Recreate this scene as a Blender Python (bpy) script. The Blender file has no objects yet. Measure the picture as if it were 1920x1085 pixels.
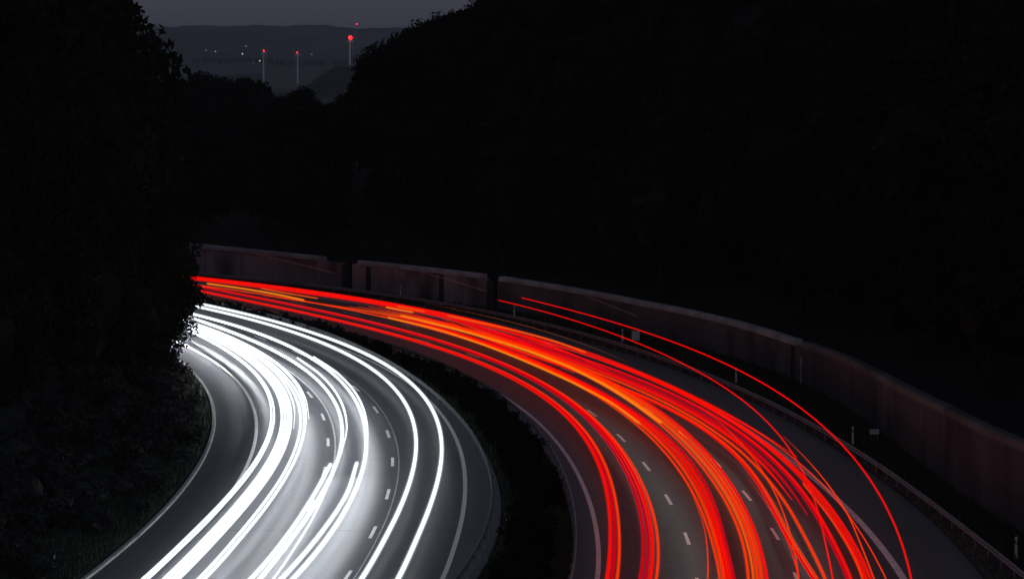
import bpy, bmesh, math, random
from mathutils import Matrix
import numpy as np
S = bpy.context.scene
COL = S.collection
R = math.radians
random.seed(7)
RNG = np.random.default_rng(11)

# ------------------------------------------------------------------ camera, sky, exposure
EYE = 22.8                                   # metres above the carriageway
cam = bpy.data.cameras.new('camera')
cam.sensor_width = 36.0
cam.lens = 36.0 * 8000.0 / 1920.0            # long telephoto
cam.clip_start = 1.0
cam.clip_end = 40000.0
cam_o = bpy.data.objects.new('camera', cam)
cam_o.location = (0, 0, EYE)
cam_o.rotation_euler = (math.pi / 2 - math.atan(432.5 / 8000.0), 0, 0)
COL.objects.link(cam_o)
S.camera = cam_o

world = bpy.data.worlds.new('World')
S.world = world
world.use_nodes = True
wn, wl = world.node_tree.nodes, world.node_tree.links
sky = wn.new('ShaderNodeTexSky')
sky.sky_type = 'NISHITA'
sky.sun_disc = False
sky.sun_elevation = R(0.4)
sky.sun_rotation = R(180.0)                  # the sun has set behind the camera
sky.air_density = 1.0
sky.dust_density = 0.4
sky.ozone_density = 3.0
hs = wn.new('ShaderNodeHueSaturation')
hs.inputs['Saturation'].default_value = 0.12
mul = wn.new('ShaderNodeMix'); mul.data_type = 'RGBA'; mul.blend_type = 'MULTIPLY'
mul.inputs['Factor'].default_value = 1.0
mul.inputs[7].default_value = (0.86, 0.93, 1.25, 1)
wl.new(sky.outputs[0], hs.inputs['Color'])
wl.new(hs.outputs[0], mul.inputs[6])
wl.new(mul.outputs[2], wn['Background'].inputs[0])
wn['Background'].inputs[1].default_value = 0.15

glow = bpy.data.lights.new('twilight', 'SUN')          # the broad afterglow behind the camera
glow.energy = 0.04
glow.angle = R(50)
glow.color = (.80, .88, 1.0)
glow_o = bpy.data.objects.new('twilight', glow)
glow_o.rotation_euler = (R(90 - 24), 0, R(8))
COL.objects.link(glow_o)

S.view_settings.view_transform = 'Standard'
S.view_settings.look = 'None'
S.view_settings.exposure = 0.0
S.view_settings.gamma = 1.0
S.render.engine = 'CYCLES'
S.cycles.use_denoising = True
S.cycles.max_bounces = 5
S.cycles.transparent_max_bounces = 64
S.cycles.volume_bounces = 1
S.cycles.sample_clamp_indirect = 3.0

# ------------------------------------------------------------------ helpers
def tag(o, label=None, cat=None, group=None, kind=None):
    if label: o['label'] = label
    if cat: o['category'] = cat
    if group: o['group'] = group
    if kind: o['kind'] = kind
    return o

def empty(name, loc, rz=0.0):
    o = bpy.data.objects.new(name, None)
    COL.objects.link(o)
    o.location = loc
    o.rotation_euler = (0, 0, rz)
    o.empty_display_size = 0.2
    return o

def link(name, me, parent=None, loc=(0, 0, 0), rz=0.0, scale=(1, 1, 1)):
    o = bpy.data.objects.new(name, me)
    COL.objects.link(o)
    o.location = loc
    o.rotation_euler = (0, 0, rz)
    o.scale = scale
    if parent: o.parent = parent
    return o

class MB:
    """collects polygons, then becomes one mesh"""
    def __init__(self):
        self.v, self.f, self.m = [], [], []
    def add(self, vs, fs, mi=0):
        b = len(self.v)
        self.v += [tuple(map(float, p)) for p in vs]
        self.f += [tuple(b + i for i in f) for f in fs]
        self.m += [mi] * len(fs)
    def box(self, c, s, rz=0.0, mi=0, bevel=0.0):
        x, y, z = s[0] / 2, s[1] / 2, s[2] / 2
        ca, sa = math.cos(rz), math.sin(rz)
        P = []
        for k in (-z, z):
            for a, b in ((-x, -y), (x, -y), (x, y), (-x, y)):
                P.append((c[0] + a * ca - b * sa, c[1] + a * sa + b * ca, c[2] + k))
        self.add(P, [(0, 3, 2, 1), (4, 5, 6, 7), (0, 1, 5, 4), (1, 2, 6, 5), (2, 3, 7, 6), (3, 0, 4, 7)], mi)
    def tube(self, p0, p1, r0, r1, n=8, mi=0, cap=True):
        p0, p1 = np.array(p0, float), np.array(p1, float)
        d = p1 - p0; d /= np.linalg.norm(d)
        a = np.cross(d, (0, 0, 1) if abs(d[2]) < .9 else (1, 0, 0)); a /= np.linalg.norm(a)
        b = np.cross(d, a)
        P = []
        for p, r in ((p0, r0), (p1, r1)):
            for i in range(n):
                t = 2 * math.pi * i / n
                P.append(p + r * (math.cos(t) * a + math.sin(t) * b))
        F = [(i, i + n, (i + 1) % n + n, (i + 1) % n) for i in range(n)]
        if cap: F += [tuple(range(n)), tuple(range(2 * n - 1, n - 1, -1))]
        self.add(P, F, mi)
    def ball(self, c, r, nu=10, nv=6, mi=0):
        P, F = [], []
        for j in range(nv + 1):
            ph = math.pi * j / nv
            for i in range(nu):
                t = 2 * math.pi * i / nu
                P.append((c[0] + r * math.sin(ph) * math.cos(t), c[1] + r * math.sin(ph) * math.sin(t), c[2] + r * math.cos(ph)))
        for j in range(nv):
            for i in range(nu):
                F.append((j * nu + i, (j + 1) * nu + i, (j + 1) * nu + (i + 1) % nu, j * nu + (i + 1) % nu))
        self.add(P, F, mi)
    def mesh(self, name, mats, smooth=False):
        me = bpy.data.meshes.new(name)
        me.from_pydata(self.v, [], self.f)
        for m in (mats if isinstance(mats, (list, tuple)) else [mats]): me.materials.append(m)
        if any(self.m): me.polygons.foreach_set('material_index', self.m)
        if smooth: me.polygons.foreach_set('use_smooth', [True] * len(me.polygons))
        me.update()
        return me
    def build(self, name, mats, parent=None, smooth=False, loc=(0, 0, 0)):
        return link(name, self.mesh(name, mats, smooth), parent, loc)

# ------------------------------------------------------------------ plan curves (metres; y runs away from the camera, x to the right)
class Curve:
    """x as a function of y through evenly spaced stations (cubic between them)"""
    def __init__(self, xs, y0, y1):
        self.x = np.array(xs, float); self.y0, self.y1 = y0, y1
        self.h = (y1 - y0) / (len(xs) - 1)
        self.d = np.gradient(self.x)
    def __call__(self, y):
        t = (np.asarray(y, float) - self.y0) / self.h
        i = np.clip(np.floor(t).astype(int), 0, len(self.x) - 2)
        u = t - i
        a, b, da, db = self.x[i], self.x[i + 1], self.d[i], self.d[i + 1]
        uu = np.clip(u, 0, 1)
        s = (2 * uu**3 - 3 * uu**2 + 1) * a + (uu**3 - 2 * uu**2 + uu) * da + (-2 * uu**3 + 3 * uu**2) * b + (uu**3 - uu**2) * db
        return s + np.where(u > 1, (u - 1) * db, 0) + np.where(u < 0, u * da, 0)
    def pts(self, ys, off=0.0):
        ys = np.asarray(ys, float)
        x = self(ys); sl = (self(ys + .5) - self(ys - .5))
        n = np.sqrt(1 + sl * sl)
        return np.stack([x + off / n, ys - off * sl / n], 1)

LINES = {
 'MB': [[-8.87,-6.6,-4.71,-3.18,-2.03,-1.27,-1.01,-1.19,-1.75,-2.63,-3.81,-5.26,-6.98,-8.99,-11.32,-14.01,-17.12,-20.74,-24.96,-29.89,-35.62,-41.84,-48.42,-55.38,-62.7],130.0,466.0],
 'LR': [[-8.09,-6.28,-4.84,-3.77,-3.07,-2.67,-2.47,-2.51,-2.8,-3.38,-4.27,-5.5,-7.09,-9.08,-11.5,-14.38,-17.75,-21.64,-26.1,-31.14,-36.81,-42.9,-49.36,-56.19,-63.4],130.0,466.0],
 'LL': [[-23.47,-21.12,-19.13,-17.52,-16.28,-15.41,-14.91,-14.78,-14.95,-15.44,-16.26,-17.44,-19.0,-20.97,-23.37,-26.24,-29.55,-33.25,-37.31,-41.75,-46.56,-51.75,-57.3,-63.23,-69.53],130.0,466.0],
 'LK': [[-25.08,-22.9,-21.09,-19.65,-18.58,-17.86,-17.43,-17.3,-17.46,-17.94,-18.75,-19.93,-21.5,-23.48,-25.89,-28.75,-32.04,-35.74,-39.82,-44.26,-49.07,-54.26,-59.81,-65.74,-72.05],130.0,466.0],
 'L1': [[-15.99,-14.16,-12.71,-11.63,-10.93,-10.54,-10.31,-10.3,-10.54,-11.08,-11.95,-13.18,-14.81,-16.85,-19.34,-22.29,-25.73,-29.66,-34.1,-39.07,-44.57,-50.47,-56.74,-63.39,-70.41],130.0,466.0],
 'L2': [[-12.81,-10.88,-9.33,-8.15,-7.34,-6.84,-6.56,-6.54,-6.8,-7.38,-8.29,-9.56,-11.22,-13.28,-15.76,-18.69,-22.09,-25.98,-30.41,-35.4,-40.97,-46.96,-53.33,-60.07,-67.19],130.0,466.0],
 'R1': [[3.5,5.21,6.55,7.52,8.11,8.33,8.23,7.9,7.36,6.59,5.54,4.14,2.35,0.09,-2.66,-5.95,-9.73,-13.97,-18.55,-23.29,-28.0,-32.97,-38.31,-44.02,-50.11],130.0,466.0],
 'R2': [[7.91,9.61,10.94,11.9,12.49,12.67,12.5,12.08,11.45,10.6,9.51,8.1,6.31,4.07,1.34,-1.93,-5.72,-9.97,-14.57,-19.31,-23.97,-28.88,-34.15,-39.8,-45.82],130.0,466.0],
 'RL': [[-1.28,0.53,1.97,3.04,3.73,4.05,4.06,3.8,3.29,2.5,1.4,-0.09,-2.01,-4.43,-7.36,-10.83,-14.79,-19.16,-23.79,-28.47,-32.97,-37.67,-42.75,-48.21,-54.03],130.0,466.0],
 'RR': [[13.15,14.72,15.91,16.74,17.19,17.28,17.07,16.58,15.87,14.92,13.74,12.31,10.6,8.55,6.13,3.27,-0.09,-4.04,-8.64,-13.97,-20.11,-27.11,-34.63,-42.52,-50.78],130.0,466.0],
 'SH': [[16.42,18.05,19.3,20.18,20.69,20.83,20.63,20.15,19.42,18.47,17.28,15.84,14.11,12.05,9.61,6.72,3.33,-0.64,-5.25,-10.59,-16.72,-23.7,-31.34,-39.36,-47.76],130.0,466.0],
 'GR': [[21.06,21.84,22.25,22.28,21.94,21.47,20.94,20.29,19.46,18.44,17.18,15.66,13.88,11.79,9.38,6.59,3.36,-0.37,-4.72,-9.82,-15.82,-22.93,-31.2,-39.94,-49.06],130.0,466.0],
 'WB': [[25.41,26.08,26.38,26.3,25.85,25.03,24.03,23.43,23.07,22.77,22.35,21.68,20.61,19.05,16.89,14.07,10.55,6.29,1.27,-4.48,-10.94,-18.06,-25.77,-33.98,-42.59],130.0,466.0],
}
LN = {k: Curve(*v) for k, v in LINES.items()}
TRAILS = [  # lamp, height, colour, radius, stations (x), y start, y end
 ("W1",0.65,"white",0.15,[-5.42,-4.81,-4.38,-4.05,-3.9,-4.0,-4.42,-5.21,-6.43,-8.12,-10.32,-13.07,-16.39,-20.29,-24.8,-29.88,-35.41],168.0,405.1),
 ("W2",0.65,"white",0.15,[-7.1,-6.37,-5.87,-5.51,-5.35,-5.44,-5.83,-6.57,-7.7,-9.26,-11.3,-13.84,-16.93,-20.61,-24.88,-29.77,-35.08],168.0,400.3),
 ("W3",0.65,"white",0.145,[-10.37,-9.31,-8.59,-8.18,-8.05,-8.21,-8.67,-9.42,-10.49,-11.92,-13.73,-15.97,-18.7,-21.97,-25.86,-30.38,-35.3],168.0,392.3),
 ("W4",0.65,"white",0.145,[-11.41,-10.71,-10.19,-9.8,-9.63,-9.74,-10.21,-11.08,-12.4,-14.16,-16.39,-19.08,-22.19,-25.7,-29.55,-33.81],168.0,387.2),
 ("W3b",0.65,"white",0.1,[-8.23,-8.73,-9.55,-10.77,-12.48,-14.74],241.7,316.6),
 ("W4b",0.65,"white",0.1,[-9.6,-9.89,-10.66,-11.91,-13.65,-15.91],239.0,315.7),
 ("W3c",0.65,"white",0.145,[-10.76,-9.66,-8.88,-8.44,-8.52],168.0,233.2),
 ("W4c",0.65,"white",0.145,[-11.97,-10.99,-10.41,-10.09,-9.93],168.0,232.5),
 ("B0",0.65,"white",0.084,[-16.48,-15.7,-15.08,-14.57,-14.25,-14.22,-14.55,-15.29,-16.45,-18.06,-20.11,-22.57,-25.41,-28.64,-32.28],168.0,372.0),
 ("B1",0.65,"white",0.084,[-16.26,-15.48,-14.87,-14.37,-14.06,-14.05,-14.39,-15.12,-16.29,-17.9,-19.95,-22.41,-25.26,-28.51,-32.17],168.0,372.0),
 ("B2",0.65,"white",0.109,[-15.57,-14.79,-14.21,-13.76,-13.5,-13.52,-13.89,-14.65,-15.83,-17.46,-19.5,-21.97,-24.85,-28.15,-31.87],168.0,372.0),
 ("B3",0.65,"white",0.109,[-15.38,-14.59,-14.02,-13.57,-13.31,-13.34,-13.7,-14.46,-15.63,-17.25,-19.29,-21.77,-24.65,-27.97,-31.72],168.0,372.0),
 ("B4",0.65,"white",0.118,[-15.16,-14.37,-13.8,-13.36,-13.11,-13.14,-13.51,-14.26,-15.43,-17.04,-19.08,-21.56,-24.46,-27.8,-31.58],168.0,372.0),
 ("B5",0.65,"white",0.109,[-14.97,-14.18,-13.61,-13.17,-12.92,-12.95,-13.32,-14.07,-15.23,-16.84,-18.87,-21.35,-24.26,-27.63,-31.44],168.0,372.0),
 ("B6",0.65,"white",0.101,[-14.12,-13.32,-12.8,-12.42,-12.23,-12.32,-12.72,-13.5,-14.68,-16.31,-18.34,-20.83,-23.78,-27.2,-31.08],168.0,372.0),
 ("B7",0.65,"white",0.109,[-13.87,-13.07,-12.55,-12.17,-12.0,-12.08,-12.48,-13.25,-14.43,-16.05,-18.08,-20.57,-23.54,-26.99,-30.9],168.0,372.0),
 ("B8",0.65,"white",0.084,[-12.22,-12.82,-13.85,-15.34,-17.35,-19.88,-22.95,-26.56,-30.69],250.0,372.0),
 ("B9",0.65,"white",0.084,[-13.09,-13.8,-14.93,-16.49,-18.52,-21.01,-23.95,-27.36,-31.22],255.0,372.0),
 ("B10",0.65,"white",0.084,[-12.5,-13.48,-14.95,-16.95,-19.5,-22.62,-26.33,-30.6],262.0,372.0),
 ("Ra1",0.85,"red",0.129,[3.32,4.06,4.52,4.77,4.77,4.48,3.85,2.81,1.32,-0.68,-3.23,-6.34,-9.99,-14.13,-18.68,-23.49,-28.36,-33.29],166.0,414.1),
 ("Ra2",0.85,"deepred",0.129,[3.52,4.26,4.72,4.96,4.95,4.66,4.02,2.98,1.48,-0.53,-3.08,-6.19,-9.85,-13.99,-18.54,-23.35,-28.22,-33.15],166.0,414.1),
 ("Ra3",0.85,"orangered",0.112,[3.74,4.48,4.93,5.15,5.13,4.83,4.18,3.12,1.61,-0.41,-2.98,-6.1,-9.77,-13.91,-18.46,-23.27,-28.14,-33.07],166.0,414.1),
 ("Rb1",0.85,"deepred",0.12,[4.49,5.45,6.01,6.22,6.12,5.75,5.1,4.13,2.81,1.07,-1.11,-3.8,-6.99,-10.71,-14.89,-19.45,-24.24,-29.08,-33.95],166.0,422.0),
 ("Rb2",0.85,"deepred",0.112,[4.71,5.67,6.23,6.42,6.31,5.93,5.27,4.29,2.95,1.21,-0.99,-3.69,-6.89,-10.61,-14.79,-19.35,-24.14,-28.98,-33.85],166.0,422.0),
 ("Rb3",0.85,"red",0.129,[4.91,5.87,6.42,6.6,6.48,6.09,5.41,4.42,3.07,1.31,-0.9,-3.61,-6.82,-10.54,-14.72,-19.28,-24.07,-28.91,-33.78],166.0,422.0),
 ("Rb4",0.85,"orangered",0.103,[5.17,6.13,6.67,6.83,6.69,6.28,5.58,4.57,3.21,1.43,-0.8,-3.52,-6.75,-10.47,-14.65,-19.21,-24.0,-28.84,-33.71],166.0,422.0),
 ("thinM",0.85,"orangered",0.047,[7.47,8.43,9.01,9.11],166.0,215.6),
 ("C1",0.85,"orangered",0.086,[8.22,8.81,9.12,9.21,9.04,8.59,7.83,6.76,5.36,3.61,1.5,-1.0,-3.93,-7.32,-11.23,-15.74,-20.92,-26.88,-33.66],166.0,420.0),
 ("C2",0.85,"orangered",0.112,[8.43,8.98,9.3,9.43,9.3,8.86,8.08,6.96,5.49,3.69,1.53,-0.99,-3.92,-7.3,-11.18],166.0,365.0),
 ("C3",0.85,"red",0.12,[8.61,9.12,9.44,9.62,9.53,9.11,8.33,7.18,5.69,3.86,1.7,-0.8,-3.68,-7.0,-10.77],166.0,365.0),
 ("C4",0.85,"red",0.112,[8.79,9.26,9.59,9.81,9.76,9.36,8.57,7.4,5.88,4.03,1.87,-0.61,-3.44,-6.69,-10.36],166.0,365.0),
 ("C5",0.85,"deepred",0.103,[8.97,9.41,9.74,9.99,9.98,9.59,8.79,7.6,6.04,4.16,2.0,-0.45,-3.25,-6.45,-10.04],166.0,365.0),
 ("D1",0.85,"orangered",0.103,[9.13,10.03,10.52,10.63,10.42,9.94,9.18,8.17,6.85,5.2,3.15,0.62,-2.49,-6.3,-10.95,-16.58,-23.06],166.0,395.0),
 ("D2",0.85,"orange",0.086,[9.37,10.24,10.71,10.84,10.67,10.23,9.52,8.54,7.26,5.64,3.63,1.18,-1.77,-5.29,-9.49,-14.47],166.0,378.0),
 ("D3",0.85,"orangered",0.12,[9.57,10.41,10.88,11.01,10.86,10.43,9.74,8.77,7.48,5.83,3.8,1.33,-1.59,-5.01,-9.0,-13.65],166.0,378.0),
 ("D4",0.85,"orangered",0.12,[9.79,10.6,11.05,11.2,11.06,10.67,9.99,9.02,7.72,6.05,3.99,1.5,-1.39,-4.68,-8.44,-12.71],166.0,378.0),
 ("D5",0.85,"red",0.112,[10.02,10.8,11.24,11.39,11.28,10.9,10.25,9.28,7.97,6.27,4.17,1.68,-1.19,-4.36,-7.88,-11.78],166.0,378.0),
 ("ylo",0.95,"amber",0.1,[7.65,6.35,4.43,2.19,-0.29,-3.04,-6.3,-10.46],255.4,360.3),
 ("yhi",0.95,"amber",0.12,[8.95,7.66,6.11,4.1,1.52,-1.66,-5.36,-9.42],256.0,362.8),
 ("yj1",0.95,"amber",0.13,[-18.89,-21.86,-25.44,-29.63],386.2,414.6),
 ("yj2",0.95,"orange",0.08,[-17.78,-19.92,-21.95,-23.87],389.1,405.7),
 ("ye1",1.0,"amber",0.1,[-8.56,-9.39,-10.21,-11.03],366.8,374.3),
 ("ye2",1.05,"orange",0.1,[-7.55,-8.38,-9.21,-10.04],367.2,374.8),
 ("yt",1.05,"orange",0.1,[5.44,2.76,-1.03,-5.43],315.9,361.1),
 ("re0",0.85,"red",0.043,[11.31,12.16,12.57,12.59,12.36],166.0,223.0),
 ("re1",0.85,"red",0.103,[12.94,12.74,12.66,12.74,12.65,12.14,11.06,9.36,7.08,4.35,1.41,-1.42,-3.72,-5.9],166.0,360.0),
 ("re2",0.85,"orangered",0.086,[13.11,12.91,12.83,12.91,12.82,12.31,11.23,9.53,7.25,4.52,1.58,-1.25,-3.55,-5.73],166.0,360.0),
 ("rf1",0.85,"orangered",0.103,[12.9,13.28,13.48,13.54,13.3,12.67,11.57,10.0,7.96,5.53,2.82,-0.02,-2.8,-5.51],166.0,360.0),
 ("rf3",0.85,"red",0.146,[13.97,13.71,13.07,11.97,10.41,8.4,5.99,3.29,0.41,-2.49,-5.38],212.0,360.0),
 ("rf4",0.85,"deepred",0.155,[14.26,14.2,13.81,13.06,11.89,10.31,8.33,5.99,3.37,0.55,-2.35,-5.3],205.0,360.0),
 ("rg1",0.85,"deepred",0.112,[13.68,14.24,14.56,14.67,14.48,13.91,12.91,11.45,9.54,7.19,4.45,1.41,-1.84,-5.24],166.0,360.0),
 ("rg2",0.85,"red",0.086,[13.83,14.39,14.71,14.82,14.63,14.06,13.06,11.6,9.69,7.34,4.6,1.56,-1.69,-5.09],166.0,360.0),
 ("rh1",0.85,"red",0.112,[14.34,15.03,15.37,15.4,15.11,14.48,13.49,12.12,10.38,8.24,5.7,2.74,-0.63,-4.43],166.0,360.0),
 ("rh2",0.85,"red",0.095,[14.54,15.23,15.57,15.6,15.29,14.63,13.6,12.19,10.38,8.17,5.55],166.0,317.1),
 ("rhl",0.85,"orangered",0.077,[14.15,15.0,15.25,15.08],166.0,220.1),
 ("tt1",0.85,"red",0.112,[15.74,14.65,13.34,11.8,10.02,7.96,5.6,2.87,-0.28,-3.93,-8.16,-13.08,-18.78,-25.4,-33.03,-41.2],235.0,445.0),
 ("tt2",0.85,"red",0.172,[6.81,4.77,2.44,-0.37,-3.83,-8.07,-13.15,-19.12,-25.97,-33.7,-41.97],300.0,445.0),
 ("tt3",0.85,"red",0.155,[3.39,1.54,-0.79,-3.94,-8.09,-13.32,-19.59,-26.73,-34.54,-42.86],310.0,445.0),
 ("tb",0.85,"orangered",0.043,[15.3,15.9,16.19,16.15,15.65,14.69,13.34],166.0,263.6),
 ("o1",1.1,"orangered",0.05,[14.2,14.99,15.55,16.01,16.14,16.0,15.65],160.0,245.0),
 ("cx",2.2,"orangered",0.045,[10.06,11.16,11.89,12.36,12.54,12.41,11.96,11.18],150.0,252.5),
 ("br",1.1,"dimorange",0.04,[8.4,6.28,3.69,0.49,-3.39,-7.72],304.3,379.1),
 ("h1",3.6,"red",0.057,[13.31,14.58,15.49,16.1,16.42,16.45,16.17,15.57,14.61,13.27,11.54,9.4,6.88,3.99,0.79],140.0,342.8),
 ("h2",3.6,"red",0.052,[10.7,11.7,12.44,13.09,13.53,13.69,13.52,12.99,12.09,10.84,9.24,7.28,4.95,2.2,-1.04],140.0,339.3),
 ("w1",3.9,"faint",0.05,[-15.71,-18.94,-22.16,-25.39],376.2,416.7),
 ("w2",3.9,"faint",0.05,[-2.07,-4.19,-6.31,-8.43],346.8,380.9),
 ("w3",3.9,"faint",0.05,[9.15,8.12,7.09,6.07],313.6,339.0),
]
YS = np.arange(132.0, 462.1, 3.0)

# ------------------------------------------------------------------ materials
def mat(name, base, rough=.7, spec=.3, metallic=0.0):
    m = bpy.data.materials.new(name)
    m.use_nodes = True
    b = m.node_tree.nodes['Principled BSDF']
    b.inputs['Base Color'].default_value = (*base, 1)
    b.inputs['Roughness'].default_value = rough
    b.inputs['Specular IOR Level'].default_value = spec
    b.inputs['Metallic'].default_value = metallic
    return m, m.node_tree.nodes, m.node_tree.links, b

def noisy(name, c0, c1, scale, rough=.7, spec=.3, bump=0.0, detail=5.0, coord='Object', stretch=(1, 1, 1), metallic=0.0, c2=None, scale2=1.0):
    m, n, l, b = mat(name, c0, rough, spec, metallic)
    tc = n.new('ShaderNodeTexCoord'); mp = n.new('ShaderNodeMapping')
    mp.inputs['Scale'].default_value = stretch
    l.new(tc.outputs[coord], mp.inputs[0])
    t = n.new('ShaderNodeTexNoise'); t.inputs['Scale'].default_value = scale; t.inputs['Detail'].default_value = detail
    l.new(mp.outputs[0], t.inputs['Vector'])
    r = n.new('ShaderNodeValToRGB')
    r.color_ramp.elements[0].color = (*c0, 1); r.color_ramp.elements[1].color = (*c1, 1)
    r.color_ramp.elements[0].position = .32; r.color_ramp.elements[1].position = .68
    l.new(t.outputs['Fac'], r.inputs[0])
    out = r.outputs[0]
    if c2 is not None:
        t2 = n.new('ShaderNodeTexNoise'); t2.inputs['Scale'].default_value = scale2; t2.inputs['Detail'].default_value = 8
        l.new(tc.outputs['Object'], t2.inputs['Vector'])
        r2 = n.new('ShaderNodeValToRGB'); r2.color_ramp.elements[0].position = .5; r2.color_ramp.elements[1].position = .66
        l.new(t2.outputs['Fac'], r2.inputs[0])
        mx = n.new('ShaderNodeMix'); mx.data_type = 'RGBA'
        l.new(r2.outputs[0], mx.inputs['Factor']); l.new(out, mx.inputs[6]); mx.inputs[7].default_value = (*c2, 1)
        out = mx.outputs[2]
    l.new(out, b.inputs['Base Color'])
    if bump:
        bp = n.new('ShaderNodeBump'); bp.inputs['Strength'].default_value = bump; bp.inputs['Distance'].default_value = .05
        l.new(t.outputs['Fac'], bp.inputs['Height']); l.new(bp.outputs[0], b.inputs['Normal'])
    return m

def asphalt(name, dark, light, slab=0.0):
    """worn road: fine grain, streaks along the lanes (uv: u metres across, v metres along), cross joints"""
    m, n, l, b = mat(name, dark, .62, .35)
    tc = n.new('ShaderNodeTexCoord')
    mp = n.new('ShaderNodeMapping'); mp.inputs['Scale'].default_value = (1.6, .012, 1)
    l.new(tc.outputs['UV'], mp.inputs[0])
    st = n.new('ShaderNodeTexNoise'); st.inputs['Scale'].default_value = 1.0; st.inputs['Detail'].default_value = 4
    l.new(mp.outputs[0], st.inputs['Vector'])
    gr = n.new('ShaderNodeTexNoise'); gr.inputs['Scale'].default_value = .55; gr.inputs['Detail'].default_value = 9; gr.inputs['Roughness'].default_value = .7
    l.new(tc.outputs['Object'], gr.inputs['Vector'])
    mx = n.new('ShaderNodeMix'); mx.inputs['Factor'].default_value = .4
    l.new(st.outputs['Fac'], mx.inputs[2]); l.new(gr.outputs['Fac'], mx.inputs[3])
    r = n.new('ShaderNodeValToRGB')
    r.color_ramp.elements[0].position = .34; r.color_ramp.elements[1].position = .66
    r.color_ramp.elements[0].color = (*dark, 1); r.color_ramp.elements[1].color = (*light, 1)
    l.new(mx.outputs[0], r.inputs[0])
    out = r.outputs[0]
    # darker wheel tracks
    sp_ = n.new('ShaderNodeSeparateXYZ'); l.new(tc.outputs['UV'], sp_.inputs[0])
    wv = n.new('ShaderNodeMath'); wv.operation = 'MULTIPLY'; wv.inputs[1].default_value = 3.4; l.new(sp_.outputs[0], wv.inputs[0])
    sn = n.new('ShaderNodeMath'); sn.operation = 'SINE'; l.new(wv.outputs[0], sn.inputs[0])
    mr = n.new('ShaderNodeMapRange'); mr.inputs[1].default_value = .1; mr.inputs[2].default_value = 1.0; mr.inputs[4].default_value = .55
    l.new(sn.outputs[0], mr.inputs[0])
    mw = n.new('ShaderNodeMath'); mw.operation = 'MULTIPLY'; l.new(mr.outputs[0], mw.inputs[0]); l.new(gr.outputs['Fac'], mw.inputs[1])
    mt = n.new('ShaderNodeMix'); mt.data_type = 'RGBA'
    l.new(mw.outputs[0], mt.inputs['Factor']); l.new(out, mt.inputs[6]); mt.inputs[7].default_value = (dark[0] * .6, dark[1] * .6, dark[2] * .6, 1)
    out = mt.outputs[2]
    # cross joints and repair seams
    sep = n.new('ShaderNodeSeparateXYZ'); l.new(tc.outputs['UV'], sep.inputs[0])
    dv = n.new('ShaderNodeMath'); dv.operation = 'DIVIDE'; dv.inputs[1].default_value = 37.0; l.new(sep.outputs[1], dv.inputs[0])
    fr = n.new('ShaderNodeMath'); fr.operation = 'FRACT'; l.new(dv.outputs[0], fr.inputs[0])
    lt = n.new('ShaderNodeMath'); lt.operation = 'LESS_THAN'; lt.inputs[1].default_value = .012; l.new(fr.outputs[0], lt.inputs[0])
    wn_ = n.new('ShaderNodeMath'); wn_.operation = 'MULTIPLY'; l.new(lt.outputs[0], wn_.inputs[0]); l.new(gr.outputs['Fac'], wn_.inputs[1])
    mj = n.new('ShaderNodeMix'); mj.data_type = 'RGBA'
    l.new(wn_.outputs[0], mj.inputs['Factor']); l.new(out, mj.inputs[6]); mj.inputs[7].default_value = (.012, .012, .014, 1)
    l.new(mj.outputs[2], b.inputs['Base Color'])
    rr = n.new('ShaderNodeMapRange'); rr.inputs[3].default_value = .5; rr.inputs[4].default_value = .75
    l.new(gr.outputs['Fac'], rr.inputs[0]); l.new(rr.outputs[0], b.inputs['Roughness'])
    bp = n.new('ShaderNodeBump'); bp.inputs['Strength'].default_value = .25; bp.inputs['Distance'].default_value = .02
    l.new(gr.outputs['Fac'], bp.inputs['Height']); l.new(bp.outputs[0], b.inputs['Normal'])
    return m

def emit(name, col, strength, sampled=True):
    m = bpy.data.materials.new(name); m.use_nodes = True
    n, l = m.node_tree.nodes, m.node_tree.links
    n.clear()
    e = n.new('ShaderNodeEmission'); e.inputs[0].default_value = (*col, 1); e.inputs[1].default_value = strength
    o = n.new('ShaderNodeOutputMaterial'); l.new(e.outputs[0], o.inputs[0])
    m.cycles.emission_sampling = 'FRONT' if sampled else 'NONE'
    return m

def veil(name, col, strength):
    """the thin outer light of a lamp's path: adds light, hides nothing"""
    m = emit(name, col, strength, False)
    n, l = m.node_tree.nodes, m.node_tree.links
    t = n.new('ShaderNodeBsdfTransparent'); a = n.new('ShaderNodeAddShader')
    l.new(t.outputs[0], a.inputs[0]); l.new(n['Emission'].outputs[0], a.inputs[1])
    l.new(a.outputs[0], n['Material Output'].inputs[0])
    return m

M = {}
M['road_left'] = asphalt('asphalt_left', (.034, .035, .039), (.100, .102, .108))
M['road_right'] = asphalt('asphalt_right', (.032, .033, .035), (.068, .069, .071))
M['paint'] = noisy('road_paint', (.62, .62, .60), (.84, .84, .82), 1.2, .55, .4)
M['seam'] = noisy('sealed_seam', (.30, .30, .31), (.5, .5, .5), .6, .35, .5)
M['kerb'] = noisy('kerb_stone', (.34, .34, .33), (.50, .50, .48), .8, .8, .2)
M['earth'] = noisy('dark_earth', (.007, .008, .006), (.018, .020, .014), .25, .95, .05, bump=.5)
M['verge'] = noisy('verge_soil', (.022, .023, .021), (.055, .055, .052), .9, .95, .08, bump=.7)
M['grass'] = noisy('grass_blades', (.022, .026, .018), (.050, .056, .040), .5, .8, .1)
M['dry_grass'] = noisy('dry_grass', (.05, .052, .042), (.12, .12, .10), .5, .8, .1)
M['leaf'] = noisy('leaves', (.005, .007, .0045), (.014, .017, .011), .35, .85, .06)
M['bush'] = noisy('headlit_bush_leaves', (.012, .013, .012), (.045, .047, .045), .45, .8, .1)  # paler and greyer than the tree leaves: headlight glow put into the colour
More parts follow.
